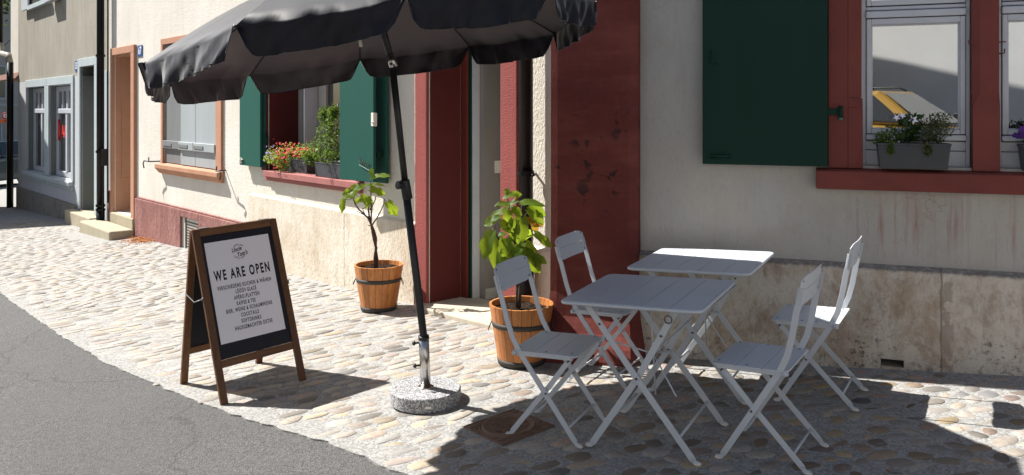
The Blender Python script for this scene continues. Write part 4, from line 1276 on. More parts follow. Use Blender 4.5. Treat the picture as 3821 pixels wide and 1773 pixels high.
def make_table(label, m):
    t = thing("folding_table", label, "table", matrix=m, group="pale grey square folding tables")
    HX, HY = .333, .308
    n = 5
    for i in range(n):
        a = -HX + 2 * HX * i / n + (.0012 if i else 0); b = -HX + 2 * HX * (i + 1) / n - (.0012 if i < n - 1 else 0)
        rr = (.035, 0, 0, .035) if i == 0 else ((0, .035, .035, 0) if i == n - 1 else (0, 0, 0, 0))
        slab(rounded_rect(a, b, -HY, HY, rr, 5), .701, .711).build("tabletop_slat", 'furniture', t, bev=.003)
    mb = MB(); P_ = rounded_rect(-HX - .004, HX + .004, -HY - .004, HY + .004, (.038,) * 4, 6)
    path = [(x, y, .702) for x, y in P_]; path.append(path[0])
    mb.tube(path, .0085, 8, caps=False); mb.build("rim", 'furniture', t)
    mb = MB()
    for y in (-.255, .255): mb.box(-.30, .30, y - .010, y + .010, .682, .70)
    mb.build("top_frame", 'furniture', t, bev=.002)
    for sgn in (-1, 1):
        y = sgn * .242
        m1 = MB(); strap(m1, [(-.235, .69), (0, .355), (.248, .015)], y, .030, .008); strap(m1, [(.243, .022), (.256, .006), (.275, .003)], y, .022, .008); m1.build("leg", 'furniture', t, bev=.001)
        y2 = sgn * .228
        m2 = MB(); strap(m2, [(.205, .69), (0, .355), (-.248, .015)], y2, .030, .008); strap(m2, [(-.243, .022), (-.256, .006), (-.275, .003)], y2, .022, .008); m2.build("leg", 'furniture', t, bev=.001)
        MB().box(.252, .282, y - .008, y + .008, 0, .008).build("foot_cap", 'white_plastic', t); MB().box(-.282, -.252, y2 - .008, y2 + .008, 0, .008).build("foot_cap", 'white_plastic', t)
    MB().tube([(.185, -.24, .105), (.185, .24, .105)], .006, 8).build("stretcher", 'furniture', t)
    MB().tube([(-.185, -.228, .105), (-.185, .228, .105)], .006, 8).build("stretcher", 'furniture', t)
    mb = MB()
    mb.tube([(.165, -.20, .64), (.16, -.17, .60), (.02, .02, .40), (.02, .20, .36)], .005, 6)
    mb.tube([(-.13, -.235, .52), (.0, 0, .40), (.13, .235, .52)], .005, 6)
    mb.tube([(.0, .0, .64), (.0, .0, .20)], .004, 6); mb.tube([(-.15, .2, .25), (.0, 0, .40), (.17, -.2, .28)], .004, 6)
    mb.build("folding_brace", 'furniture', t)
    mb = MB()
    for s_ in (-1, 1):
        mb.tube([(0, s_ * .216, .355), (0, s_ * .252, .355)], .006, 8); mb.tube([(-.17, s_ * .236, .595), (-.17, s_ * .249, .595)], .006, 8); mb.tube([(.125, s_ * .222, .56), (.125, s_ * .236, .56)], .006, 8)
    tag(mb.build("screw", 'rivet', t), kind="stuff")
    mb = MB()
    for (x, y, z) in ((-.13, -.236, .53), (.165, -.236, .64)):
        pa = [(x + .018 * math.cos(k * .8), y - .004, z + .018 * math.sin(k * .8)) for k in range(9)]; mb.tube(pa, .003, 5)
    mb.build("wire_clip", 'rivet', t)
    return t
t0_ = make_table("pale grey folding table in front, fully in the shade of the sunshade", slope_matrix(.712, 3.926, -.503, dz=.018))
t1_ = copy_tree(t0_, slope_matrix(1.129, 4.612, -.519, dz=.018)); t1_["label"] = "pale grey folding table at the back, far strip of its top in full sun"

# ------------------------------------------------------------------ A-board
BM = slope_matrix(-1.712, 5.114, .767, dz=.012)
ab = thing("a_frame_sign", "wooden A-frame chalkboard sign with a white WE ARE OPEN poster on the pavement", "sign board", matrix=BM)
BW, BD, BH = .556, .308, 1.006
def face_T(sgn):
    """panel coordinates: x across, z height, o out of the face"""
    nrm = Vector((0, -BH, BD - .02)) .normalized()
    def T(x, o, z):
        k = z / BH
        y = -BD + (BD - .02) * k
        p = Vector((x, y, z)) + Vector((0, nrm.y, nrm.z)) * o
        return Vector((p.x, p.y * (-sgn if sgn > 0 else 1) * (1 if sgn > 0 else 1), p.z)) if sgn > 0 else p
    return T
FT = face_T(-1)
def BT(x, o, z):
    p = FT(x, o, z); return Vector((p.x, -p.y, p.z))
for T_, nm in ((FT, "front"), (BT, "rear")):
    hw = BW / 2
    for s_ in (-1, 1):
        a, b = (s_ * hw, s_ * (hw - .044)) if s_ < 0 else (hw - .044, hw)
        MB(T_).box(a, b, -.022, 0, 0.0, BH).build("stile", 'board_wood', ab, bev=.002)
    MB(T_).box(-hw + .0445, hw - .0445, -.021, -.001, .962, BH).build("top_rail", wood("stained pine rail", (.22, .105, .045), (.13, .058, .024), (.055, .024, .011), .5, 'x') if nm == "front" else bpy.data.materials["stained pine rail"], ab, bev=.002)
    MB(T_).box(-hw + .0445, hw - .0445, -.021, -.001, .196, .240).build("bottom_rail", bpy.data.materials["stained pine rail"], ab, bev=.002)
    MB(T_).box(-hw + .0445, hw - .0445, -.016, -.010, .2405, .9615).build("chalkboard", 'chalkboard', ab)
post = MB(FT).box(-.216, .206, -.0095, -.0075, .325, .918).build("poster", 'poster', ab)
def PT(x, y, z): return FT(x, -.0070 + z * .3, y)
text_mb("WE ARE OPEN", .082, PT, fit=.365, bold=.0028, at=(-.006, .713), space=1.35).build("lettering", 'ink', post)
lines = ["VERSCHIEDENE KUCHEN & WÄHEN", "LÖÖÖV GLACÉ", "APÉRO-PLATTEN", "KAFFEE & TEE", "BIER, WEINE & SCHAUMWEINE", "COCKTAILS", "SOFTDRINKS", "HAUSGEMACHTER EISTEE"]
mb = MB()
for i, (l, w_) in enumerate(zip(lines, (.352, .135, .165, .122, .300, .116, .128, .245))):
    text_mb(l, .0315, PT, fit=w_, bold=.0009, at=(-.006 + (0, 0, 0, -.012, .004, .0, .002, .012)[i], .640 - i * .0352), space=1.3, mb=mb)
mb.build("lettering", 'ink', post)
mb = MB()
text_mb("Uncle", .036, PT, sx=.8, shear=.4, bold=.0008, at=(-.022, .852), rot=.16, mb=mb)
text_mb("Tom's", .036, PT, sx=.8, shear=.4, bold=.0008, at=(.010, .822), rot=.16, mb=mb)
def arc_text(s, r, a0, a1, flip=False):
    for i, chh in enumerate(s):
        if chh == ' ': continue
        a = R(a0 + (a1 - a0) * i / (len(s) - 1))
        x, y = -.006 + r * math.cos(a), .838 + r * math.sin(a)
        text_mb(chh, .012, PT, sx=.8, bold=.0003, at=(x, y), rot=(a + math.pi / 2) if flip else (a - math.pi / 2), mb=mb)
arc_text("APÉRO-BAR", .042, 130, 50)
arc_text("CAFÉ & EVENTS", .042, 215, 325, True)
mb.build("logo", 'ink', post)
for s_ in (-1, 1):
    mb = MB(); hw = BW / 2 + .002
    pa = FT(s_ * hw, -.01, .60); pb = BT(s_ * hw, -.01, .60)
    mb.tube([pa, pa.lerp(pb, .5) + Vector((0, 0, -.035)), pb], .004, 6, raw=True); mb.tube([pa + Vector((-.004, 0, 0)), pa + Vector((.006, 0, 0))], .010, 8, raw=True)
    mb.build("stay_chain", 'rivet', ab)
for s_ in (-1, 1): MB().box(s_ * .2 - .03, s_ * .2 + .03, -.018, .018, BH - .004, BH + .003).build("hinge", 'rivet', ab)

# ------------------------------------------------------------------ parasol base and parasol
BC = G(1590, 1492)
bc = Vector((-.492, 4.585, ground(-.492) + .012))
pb = thing("umbrella_stand", "round speckled granite parasol base with stainless tube", "umbrella stand", bc)
mb = MB(); mb.lathe([(0.001, 0), (.196, 0), (.200, .006), (.201, .074), (.196, .082), (.001, .082)], 56, tuple(bc), smooth=False)
slab_o = mb.build("granite_slab", 'granite', pb, bev=.004)
for p in slab_o.data.polygons: p.use_smooth = False
tube_top = P(1581, 1258, 4.545)
tube_bot = Vector((bc.x, bc.y, bc.z + .082))
mb = MB(); mb.tube([tuple(tube_bot), tuple(tube_top)], .029, 24, raw=True); mb.build("steel_tube", 'chrome', pb)
mb = MB(); mb.lathe([(.029, .004), (.045, .004), (.047, 0), (.029, 0)], 24, tuple(tube_bot)); mb.build("tube_flange", 'chrome', pb)
ax = (tube_top - tube_bot).normalized()
mb = MB(); mb.tube([tuple(tube_top - ax * .012), tuple(tube_top + ax * .008)], .031, 20, raw=True); mb.build("tube_collar", 'black_metal', pb)
for k in (.90, .45):
    q = tube_bot.lerp(tube_top, k)
    mb = MB(); mb.tube([tuple(q + Vector((-.025, -.012, 0))), tuple(q + Vector((-.050, -.020, 0)))], .006, 8, raw=True)
    e = q + Vector((-.048, -.019, 0)); f_ = q + Vector((-.062, -.024, 0))
    mb.tube([tuple(e), tuple(e.lerp(f_, .5)), tuple(f_)], [.012, .015, .009], 7, raw=True)
    mb.build("clamp_knob", 'black_metal', pb)
mb = MB(); q = bc + Vector((.035, -.2015, .036)); mb.hexa([q + Vector(v) for v in ((-.016, 0, -.007), (.016, .002, -.007), (.016, .004, -.007), (-.016, .003, -.007), (-.016, 0, .007), (.016, .002, .007), (.016, .004, .007), (-.016, .003, .007))])
mb.v = [Vector(v) for v in mb.v]; mb.build("sticker", 'white_plastic', pb)

tips_fit = [(-1.834, 4.035, 1.878, 545, 232), (-1.221, 3.542, 1.999, 880, 95), (-.470, 3.511, 2.141, None, None), (.190, 3.953, 2.249, None, None), (.487, 4.699, 2.282, None, None),
            (.277, 5.464, 2.227, 2070, 121), (-.336, 5.956, 2.106, 1753, 170), (-1.117, 5.987, 1.965, 1343, 218), (-1.77, 5.546, 1.857, 933, 278), (-2.044, 4.8, 1.824, None, None)]
US = .905
tips = [Vector((t[0] * US, t[1] * US, H + (t[2] - H) * US)) if t[3] is None else P(t[3], t[4], t[1] * US) for t in tips_fit]
UC = Vector((-.779 * US, 4.749 * US, H + (2.053 - H) * US)); UN = Vector((-.177, .022, .984)).normalized()
UH = .425
um = thing("parasol", "large black round sunshade with scalloped valance on a leaning black pole", "parasol", (tube_top.x, tube_top.y, tube_bot.z + .01))
def rib_pt(i, b, drop=0.0):
    return UC.lerp(tips[i % 10], b) + UN * (UH * (1 - b ** 1.65) - drop)
def cloth_pt(i, a, b):
    p = rib_pt(i, b).lerp(rib_pt(i + 1, b), a)
    sag = math.sin(math.pi * a) * b * (.012 + .010 * noise.noise(Vector((i * 3.1, a * 3, b * 4))))
    return p - UN * sag
NA, NB, NV = 30, 10, 12
for i in range(10):
    vs = []; fs = []
    for jb in range(NB + 1):
        b = .02 + .98 * jb / NB
        for ja in range(NA + 1):
            vs.append(cloth_pt(i, ja / NA, b))
    W = NA + 1
    e0, e1 = tips[i], tips[(i + 1) % 10]
    out = ((e0 + e1) / 2 - UC); out.z = 0; out.normalize()
    seedv = i * 7.3
    chord = (e1 - e0)
    for jv in range(1, NV + 1):
        q = jv / NV
        for ja in range(NA + 1):
            a = ja / NA
            e = min(a, 1 - a)
            L = .128 * min(1.0, (min(e / .075, 1.0)) ** .5) + .004
            base = cloth_pt(i, a, 1.0)
            # narrow towards the hem so that a notch opens at each rib
            inward = (.034 if a < .5 else -.034) * (1 - min(1, e / .30)) * min(1, q * 1.3) * (1 if e > 0 else .3)
            amp = (.007 + .026 * q)
            n1 = noise.noise(Vector((a * 7.5 + seedv, q * .6, seedv)))
            n2 = noise.noise(Vector((a * 17 + q * 1.5 + seedv, q * .8, 5 + seedv)))
            n3 = noise.noise(Vector((a * 38 + seedv, q * 1.4, 9 + seedv)))
            o = amp * (n1 * 1.1 + n2 * .75 + n3 * .45) + .016 * q * (1 if i in (0, 9) else -.35)
            slant = chord * (.10 * q * (L) * n1)
            p = base + Vector((0, 0, -L * q)) + out * o + chord.normalized() * inward * L / .150 * q + slant
            vs.append(p)
    tot = NB + 1 + NV
    for r_ in range(tot - 1):
        for c_ in range(NA):
            fs.append((r_ * W + c_, r_ * W + c_ + 1, (r_ + 1) * W + c_ + 1, (r_ + 1) * W + c_))
    mb = MB(); mb.add(vs, fs, raw=True, smooth=True)
    o_ = mb.build("canopy_panel", 'canopy', um)
    # hem piping along the valance
    hem = [vs[(tot - 1) * W + c_] for c_ in range(NA + 1)]
    side0 = [vs[(NB + j) * W] for j in range(0, NV + 1, 2)]; side1 = [vs[(NB + j) * W + NA] for j in range(NV, -1, -2)]
    mb = MB(); mb.tube([tuple(p) for p in side0[:-1] + hem + side1[1:]], .0022, 5, raw=True); mb.build("hem", 'canopy', o_)
for i in range(10):
    mb = MB(); mb.tube([tuple(rib_pt(i, b, .010)) for b in (1.0, .9, .75, .6, .45, .3, .15, .03)], .0045, 6, raw=True)
    mb.build("rib", 'black_metal', um)
    mb = MB(); mb.tube([tuple(rib_pt(i, 1.0, .006)), tuple(rib_pt(i, 1.0, .004) + (tips[i] - UC).normalized() * .014)], .006, 6, raw=True)
    mb.build("rib_cap", 'black_metal', um)
apex = UC + UN * (UH + .02)
tilt_p = P(1463, 232, 4.31); run_p = UC + UN * .245
for i in range(10):
    mb = MB(); mb.tube([tuple(rib_pt(i, .42, .015)), tuple(run_p + (tips[i] - UC).normalized() * .03)], .0045, 6, raw=True); mb.build("strut", 'black_metal', um)
mb = MB(); mb.tube([tuple(run_p - UN * .02), tuple(run_p + UN * .03)], .035, 14, raw=True); mb.build("runner", 'black_metal', um)
low = Vector((tube_bot.x + .004, tube_bot.y, tube_bot.z + .01))
knee = P(1513, 700, 4.42)
mb = MB(); mb.tube([tuple(low), tuple(tube_top), tuple(knee)], .0215, 18, raw=True); mb.build("lower_pole", 'black_metal', um)
mb = MB(); mb.tube([tuple(knee), tuple(tilt_p)], .0185, 18, raw=True); mb.build("upper_pole", 'black_metal', um)
mb = MB(); mb.tube([tuple(tilt_p), tuple(P(1427, 105, 4.30)), tuple(apex)], .0185, 18, raw=True); mb.build("head_pole", 'black_metal', um)
k0, k1 = P(1521, 742, 4.43), P(1509, 672, 4.415)
mb = MB(); mb.tube([tuple(k0), tuple(k1)], .028, 14, raw=True); q = P(1500, 690, 4.40)
mb.tube([tuple(P(1512, 692, 4.415)), tuple(q + Vector((-.022, -.02, 0)))], [.016, .024], 12, raw=True); mb.build("height_clamp", 'black_metal', um, bev=.002)
t0p, t1p = P(1455, 205, 4.31), P(1469, 250, 4.31)
mb = MB(); mb.tube([tuple(t0p), tuple(t1p)], .0225, 14, raw=True); mb.build("tilt_joint", 'chrome', um)
mb = MB(); q = (t0p + t1p) / 2 + Vector((.0, -.026, 0)); mb.tube([tuple(q + Vector((0, .01, .012))), tuple(q + Vector((0, -.004, .012)))], .009, 8, raw=True); mb.tube([tuple(q + Vector((0, .01, -.018))), tuple(q + Vector((0, -.004, -.018)))], .007, 8, raw=True); mb.build("tilt_button", 'black_metal', um)
mb = MB(); mb.tube([tuple(P(1343, 118, 4.98)), tuple(P(1343, 150, 4.98)), tuple(P(1347, 175, 4.98))], [.003, .012, .010], 6, raw=True); mb.build("tie_ribbon", 'white_plastic', um)
mb = MB(); mb.tube([tuple(apex), tuple(apex + UN * .07)], [.03, .012], 12, raw=True); mb.build("finial", 'black_metal', um)

# ------------------------------------------------------------------ planters with fig trees
def planter(t, cx, cy, cz):
    n = 20; r0, r1, h = .150, .208, .383
    for k in range(n):
        a0, a1 = 2 * math.pi * k / n + .006, 2 * math.pi * (k + 1) / n - .006
        vs = []
        for (rr, z) in ((r0, .014), (r1, h + random.uniform(-.001, .001))):
            for (d, ) in ((0,), (-.016,)):
                for a in (a0, (a0 + a1) / 2, a1):
                    vs.append((cx + (rr + d + (.0012 if a not in (a0, a1) and d == 0 else 0)) * math.cos(a), cy + (rr + d) * math.sin(a), cz + z))
        # indices: bottom outer 0-2, bottom inner 3-5, top outer 6-8, top inner 9-11
        fs = [(0, 1, 7, 6), (1, 2, 8, 7), (4, 3, 9, 10), (5, 4, 10, 11), (6, 7, 10, 9), (7, 8, 11, 10), (0, 3, 4, 1), (1, 4, 5, 2), (0, 6, 9, 3), (2, 5, 11, 8)]
        MB().add(vs, fs).build("stave", 'barrel_wood', t, bev=.0012)
    def rad(z): return r0 + (r1 - r0) * (z - .014) / (h - .014)
    for (z, w) in ((.262, .032), (.022, .036)):
        mb = MB(); mb.lathe([(rad(z - w / 2) + .001, z - w / 2), (rad(z - w / 2) + .0035, z - w / 2), (rad(z + w / 2) + .0035, z + w / 2), (rad(z + w / 2) + .001, z + w / 2)], 40, (cx, cy, cz))
        mb.build("hoop", 'dark_iron', t)
    mb = MB(); rings = 7; vs = []; fs = []
    N = 36
    for i in range(rings + 1):
        rr = .185 * i / rings
        for k in range(N):
            a = 2 * math.pi * k / N
            x, y = rr * math.cos(a), rr * math.sin(a)
            vs.append((cx + x, cy + y, cz + .345 + .014 * noise.noise(Vector((x * 30, y * 30, cx * 5))) + .010 * noise.noise(Vector((x * 80, y * 80, cx * 5)))))
    for i in range(rings):
        for k in range(N):
            fs.append((i * N + k, i * N + (k + 1) % N, (i + 1) * N + (k + 1) % N, (i + 1) * N + k))
    MB().add(vs, fs).build("soil", 'soil', t)
    for sg, dy in ((-1, -.02), (1, -.02)):
        x = cx + sg * rad(.262)
        mb = MB(); mb.tube([(x, cy + dy, cz + .275), (x + sg * .022, cy + dy - .03, cz + .225), (x + sg * .022, cy + dy - .01, cz + .215), (x + sg * .022, cy + dy + .02, cz + .225), (x, cy + dy + .02, cz + .275)], .003, 6)
        mb.build("handle", 'dark_iron', t)

def leaf_mesh(parent, c, axis, up, L, Wd, mat='fig_leaf', lobes=.25, fold=.25, droop=.25, curl=0.0):
    """broad lobed leaf: petiole end at c, pointing along axis, face normal ~ up"""
    ax_ = Vector(axis).normalized(); u = Vector(up); u = (u - ax_ * u.dot(ax_)).normalized(); sd_ = ax_.cross(u)
    n = 9
    vs = []; fs = []
    prof = []
    for i in range(n + 1):
        t = i / n
        w = math.sin(math.pi * min(1, (t * .93 + .07))) ** .62
        w *= 1 - lobes * (.5 + .5 * math.cos(t * 13 + 1.2)) * (1 if .2 < t < .9 else .3)
        prof.append(w * Wd / 2)
    ph = random.random() * 6
    for i in range(n + 1):
        t = i / n
        x = t * L
        z0 = -droop * L * t * t
        for j in (-2, -1, 0, 1, 2):
            y = prof[i] * j / 2
            z = z0 + fold * abs(y) + .05 * Wd * math.sin(t * 9 + j * 1.3 + ph) * (abs(j) / 2)
            back = (-.16 * L * (abs(j) / 2) ** 1.5) if i == 0 else (-.10 * L * (abs(j) / 2) * (1 - t))
            vs.append(Vector(c) + ax_ * (x + back) + sd_ * y + u * z)
    for i in range(n):
        for j in range(4):
            fs.append((i * 5 + j, i * 5 + j + 1, (i + 1) * 5 + j + 1, (i + 1) * 5 + j))
    m_ = MB(); m_.add(vs, fs, raw=True, smooth=True)
    return m_.build("leaf", mat, parent)

# fig 1: sparse
p1 = Vector((-1.135, 6.85, ground(-1.135) + .012))
f1 = thing("potted_fig_tree", "sparse young fig with bare twisted stems in a wooden tub below the green shutter", "potted plant", p1, group="fig trees in wooden tubs")
planter(f1, *p1)
def Z1(x, y, d=0.0): return P(1180 + x * .4182, 600 + y * .4182, 6.85 + d)
mb = MB()
br = [([(530, 975), (522, 860), (535, 780), (515, 700), (500, 620), (488, 565)], (.013, .010), -.01), ([(537, 975), (545, 880), (530, 790), (534, 690), (515, 620), (492, 570)], (.012, .008), .015),
      ([(490, 568), (462, 510), (425, 475), (380, 435), (350, 390), (325, 330), (322, 300)], (.0085, .004), -.05), ([(488, 560), (492, 470), (490, 380), (488, 300), (484, 235)], (.008, .004), .03),
      ([(478, 530), (465, 440), (470, 400)], (.009, .005), .0), ([(500, 572), (545, 505), (580, 440), (603, 385), (607, 345)], (.0065, .0035), .06),
      ([(480, 440), (510, 385), (527, 345), (528, 315)], (.006, .003), .02), ([(470, 505), (420, 480), (365, 450)], (.005, .003), -.08), ([(440, 490), (420, 450), (412, 425)], (.005, .003), .05), ([(484, 580), (460, 573)], (.005, .003), 0),
      ([(488, 235), (484, 190), (482, 150)], (.004, .002), .02), ([(490, 235), (510, 190), (520, 145)], (.003, .002), .0), ([(325, 330), (300, 350), (255, 345)], (.003, .002), -.06), ([(345, 300), (390, 330), (400, 345)], (.003, .002), -.03),
      ([(412, 430), (435, 420), (455, 400)], (.003, .002), .0), ([(607, 345), (592, 335), (585, 310)], (.003, .002), .05), ([(610, 350), (640, 370), (645, 380)], (.0025, .002), .05)]
for pts, (ra, rb), d in br:
    k = len(pts); pa = [tuple(Z1(x, y, d * i / (k - 1))) for i, (x, y) in enumerate(pts)]
    mb.tube(pa, [ra + (rb - ra) * i / (k - 1) for i in range(k)], 8, raw=True)
mb.build("trunk", 'bark', f1)
V = Vector
fl1 = [((520, 145), (-.5, .1, .7), (-.75, -.3, .55), .105, .10), ((518, 150), (1, -.1, .35), (-.25, -.45, .85), .155, .11), ((486, 215), (1, -.4, .25), (-.2, -.2, .95), .14, .08), ((500, 222), (-1, -.3, .25), (.0, -.3, .95), .09, .07),
       ((330, 300), (.25, .1, 1), (-.2, -.95, .1), .115, .12), ((330, 300), (-1, -.1, .1), (.1, -.95, .3), .11, .13), ((250, 345), (-.3, -.1, -1), (-.3, -.9, .1), .14, .085), ((380, 250), (.6, -.2, .5), (-.1, -.8, .5), .075, .07),
       ((400, 330), (.8, -.2, -.3), (0, -.95, .25), .13, .12), ((395, 335), (-.6, -.2, -.5), (.2, -.9, .2), .08, .06), ((488, 255), (1, .1, -.25), (.15, -.85, .5), .15, .10), ((640, 372), (.55, -.1, -.75), (.2, -.9, .1), .16, .12),
       ((455, 372), (.2, -.4, -.8), (.1, -.8, .6), .07, .06), ((340, 255), (.9, -.1, .3), (-.3, -.6, .7), .09, .09), ((500, 160), (.2, .7, .3), (-.4, -.2, .9), .08, .07), ((300, 290), (.5, -.6, -.2), (-.3, -.4, .9), .09, .09)]
for (px, ax_, up_, L, w) in fl1:
    leaf_mesh(f1, Z1(*px, random.uniform(-.05, .05)), ax_, up_, L * .88, w * .85, lobes=.38, droop=.3)
# fig 2: dense
p2 = Vector((.060, 5.20, ground(.06) + .012))
f2 = thing("potted_fig_tree", "leafy bright green fig in a wooden tub before the cafe door and downpipe", "potted plant", p2, group="fig trees in wooden tubs")
planter(f2, *p2)
def Z2(x, y, d=0.0): return P(1760 + x * .3095, 690 + y * .3095, 5.20 + d)
mb = MB()
for pts, (ra, rb) in (([(560, 1480), (555, 1250), (530, 1000), (540, 800), (550, 600), (600, 420), (605, 250)], (.015, .005)), ([(575, 1480), (580, 1300), (590, 1100), (560, 900)], (.012, .008)), ([(540, 850), (430, 760), (340, 680), (270, 560), (245, 520)], (.007, .004)),
                      ([(545, 760), (480, 600), (470, 420), (440, 200), (420, 120)], (.007, .003)), ([(550, 700), (640, 640), (740, 600)], (.006, .003)), ([(560, 650), (620, 390), (700, 310)], (.006, .003)), ([(600, 300), (640, 270)], (.004, .003)), ([(280, 560), (285, 470)], (.004, .002))):
    k = len(pts); mb.tube([tuple(Z2(x, y, random.uniform(-.02, .02) if i else 0)) for i, (x, y) in enumerate(pts)], [ra + (rb - ra) * i / (k - 1) for i in range(k)], 8, raw=True)
mb.build("trunk", 'bark', f2)
fl2 = [((520, 130), (-1, -.2, .05), (-.2, -.5, .85), .10, .07), ((420, 110), (.2, 0, 1), (-.2, -.95, .2), .05, .06), ((470, 120), (.8, 0, .1), (-.3, -.9, .4), .09, .07), ((545, 190), (-.9, -.2, -.4), (-.5, -.6, .7), .10, .075),
       ((430, 230), (-.9, -.2, .05), (-.1, -.7, .7), .10, .07), ((430, 300), (-1, -.2, -.25), (-.1, -.6, .8), .17, .09), ((600, 220), (1, -.1, .15), (-.1, -.5, .85), .18, .10), ((690, 300), (.8, -.2, -.6), (.1, -.8, .55), .16, .12), ((700, 260), (1, 0, -.5), (.2, -.9, .3), .15, .11),
       ((480, 300), (.7, -.2, -.2), (-.3, -.6, .7), .09, .10), ((430, 310), (.1, -.3, -.9), (0, -.95, .2), .09, .09), ((285, 420), (-1, -.2, -.3), (-.1, -.8, .6), .10, .10), ((350, 385), (-.9, -.2, -.1), (-.1, -.6, .8), .09, .07), ((380, 420), (.3, -.2, -.9), (-.1, -.95, .2), .10, .09), ((500, 420), (-.2, -.2, -1), (-.2, -.95, .1), .13, .09),
       ((600, 400), (-.1, -.3, -1), (.05, -.97, .15), .20, .16), ((560, 420), (-.3, -.3, -.9), (-.3, -.9, .15), .16, .11), ((760, 590), (.9, -.2, -.5), (.3, -.8, .5), .17, .09), ((240, 570), (-.45, -.2, -1), (-.4, -.9, .15), .22, .14), ((320, 660), (-.15, -.3, -1), (-.2, -.95, .1), .24, .14),
       ((410, 650), (-.1, -.3, -.9), (-.1, -.95, .2), .15, .13), ((470, 560), (-.5, -.2, .3), (-.3, -.6, .7), .07, .07), ((560, 600), (-.7, -.2, -.3), (0, -.9, .3), .09, .08), ((490, 640), (-.2, -.3, -.9), (-.6, -.7, .3), .13, .07), ((620, 700), (-.5, -.3, -.5), (-.1, -.8, .5), .13, .10),
       ((650, 700), (.5, -.3, -.8), (.1, -.9, .3), .16, .12), ((640, 810), (.6, -.3, -.7), (.1, -.9, .3), .20, .15), ((600, 760), (-.4, -.3, -.9), (-.1, -.9, .2), .16, .12), ((500, 740), (-.5, -.3, -.8), (-.2, -.9, .3), .13, .09), ((340, 790), (-.2, -.3, -1), (-.5, -.8, .2), .17, .06), ((420, 860), (-.3, -.3, -.7), (-.2, -.8, .5), .12, .10),
       ((480, 870), (.2, -.3, -.9), (0, -.9, .3), .11, .09), ((740, 880), (.5, -.2, -.8), (.4, -.5, .7), .09, .08), ((760, 850), (.8, 0, -.5), (.2, -.9, .2), .12, .07), ((330, 600), (.6, -.3, .2), (-.2, -.6, .8), .06, .06), ((250, 650), (-.3, -.2, -.7), (-.5, -.8, .3), .05, .05),
       ((560, 540), (.1, .5, -.9), (0, -.9, .2), .14, .12), ((460, 480), (.2, .5, -.9), (-.2, -.9, .3), .13, .11), ((650, 560), (.2, .6, -.8), (.2, -.9, .3), .14, .12), ((520, 950), (-.1, .2, -.9), (0, -.9, .3), .12, .10)]
for (px, ax_, up_, L, w) in fl2:
    leaf_mesh(f2, Z2(*px, random.uniform(-.09, .05)), ax_, up_, L * .82, w * .78, lobes=.22, droop=.35)
for (px, ax_, up_, L, w) in (((700, 380), (.6, -.3, -.4), (-.3, -.8, .4), .10, .09), ((720, 420), (.5, -.2, -.8), (.2, -.9, .2), .09, .06)):
    leaf_mesh(f2, Z2(*px), ax_, up_, L, w, 'yellow_leaf', lobes=.3, droop=.5)

# ------------------------------------------------------------------ window boxes
def foliage(pts, n, size, spread, up=.6):
    """pts: list of (centre Vector, (rx, ry, rz)) clumps"""
    mb = MB()
    for (c, r_) in pts:
        for _ in range(int(n)):
            d = V((random.gauss(0, .5), random.gauss(0, .5), random.gauss(0, .5)))
            if d.length > 1: d.normalize()
            p = V(c) + V((d.x * r_[0], d.y * r_[1], d.z * r_[2]))
            a = V((random.uniform(-1, 1), random.uniform(-1, 1), random.uniform(-.3, 1))).normalized()
            b = a.cross(V((random.uniform(-1, 1), random.uniform(-1, 1), random.uniform(-1, 1)))).normalized()
            s_ = size * random.uniform(.6, 1.3)
            mb.add([p, p + a * s_ * .5 + b * s_ * .28, p + a * s_, p + a * s_ * .5 - b * s_ * .28], [(0, 1, 2, 3)], raw=True)
    return mb
def stems(base, tops, r=.0016):
    mb = MB()
    for t in tops:
        m_ = V(base).lerp(V(t), .5) + V((random.uniform(-.02, .02), random.uniform(-.02, .02), 0))
        mb.tube([tuple(base + V((random.uniform(-.08, .08) * 0, 0, 0))), tuple(m_), tuple(t)], r, 4, raw=True)
    return mb
def blossoms(parent, pts, r, mat, name="flowers", stuff=True, facing=V((-.3, -.8, .5)), pet=5):
    mb = MB()
    for p in pts:
        n_ = (facing + V((random.uniform(-.6, .6), random.uniform(-.6, .6), random.uniform(-.4, .6)))).normalized()
        a = n_.cross(V((0, 0, 1))).normalized(); b = n_.cross(a)
        rr = r * random.uniform(.75, 1.2)
        for k in range(pet):
            q = 2 * math.pi * k / pet + random.random() * .3
            d = a * math.cos(q) + b * math.sin(q); e = a * math.cos(q + 1.57) + b * math.sin(q + 1.57)
            mb.add([V(p), V(p) + d * rr * .6 + e * rr * .42 + n_ * rr * .25, V(p) + d * rr + n_ * rr * .35, V(p) + d * rr * .6 - e * rr * .42 + n_ * rr * .25], [(0, 1, 2, 3)], raw=True)
    o = mb.build(name, mat, parent)
    if stuff: tag(o, kind="stuff")
    return o

def box_planter(t, T, s0, s1, o0, o1, z0, z1, tap=.018):
    mb = MB(T)
    # tapered body with rim
    mb.hexa([(s0 + tap, o0 + tap * .5, z0), (s1 - tap, o0 + tap * .5, z0), (s1 - tap, o1 - tap * .5, z0), (s0 + tap, o1 - tap * .5, z0), (s0 + .004, o0 + .003, z1 - .012), (s1 - .004, o0 + .003, z1 - .012), (s1 - .004, o1 - .003, z1 - .012), (s0 + .004, o1 - .003, z1 - .012)])
    body = mb.build("trough", 'box_plastic', t, bev=.004)
    mb = MB(T); w = .010
    mb.box(s0, s1, o0, o0 + w, z1 - .014, z1); mb.box(s0, s1, o1 - w, o1, z1 - .014, z1); mb.box(s0, s0 + w, o0 + w, o1 - w, z1 - .014, z1); mb.box(s1 - w, s1, o0 + w, o1 - w, z1 - .014, z1)
    mb.build("rim", 'box_plastic', t, bev=.003)
    MB(T).box(s0 + w, s1 - w, o0 + w, o1 - w, z1 - .02, z1 - .006).build("soil", 'soil', t)

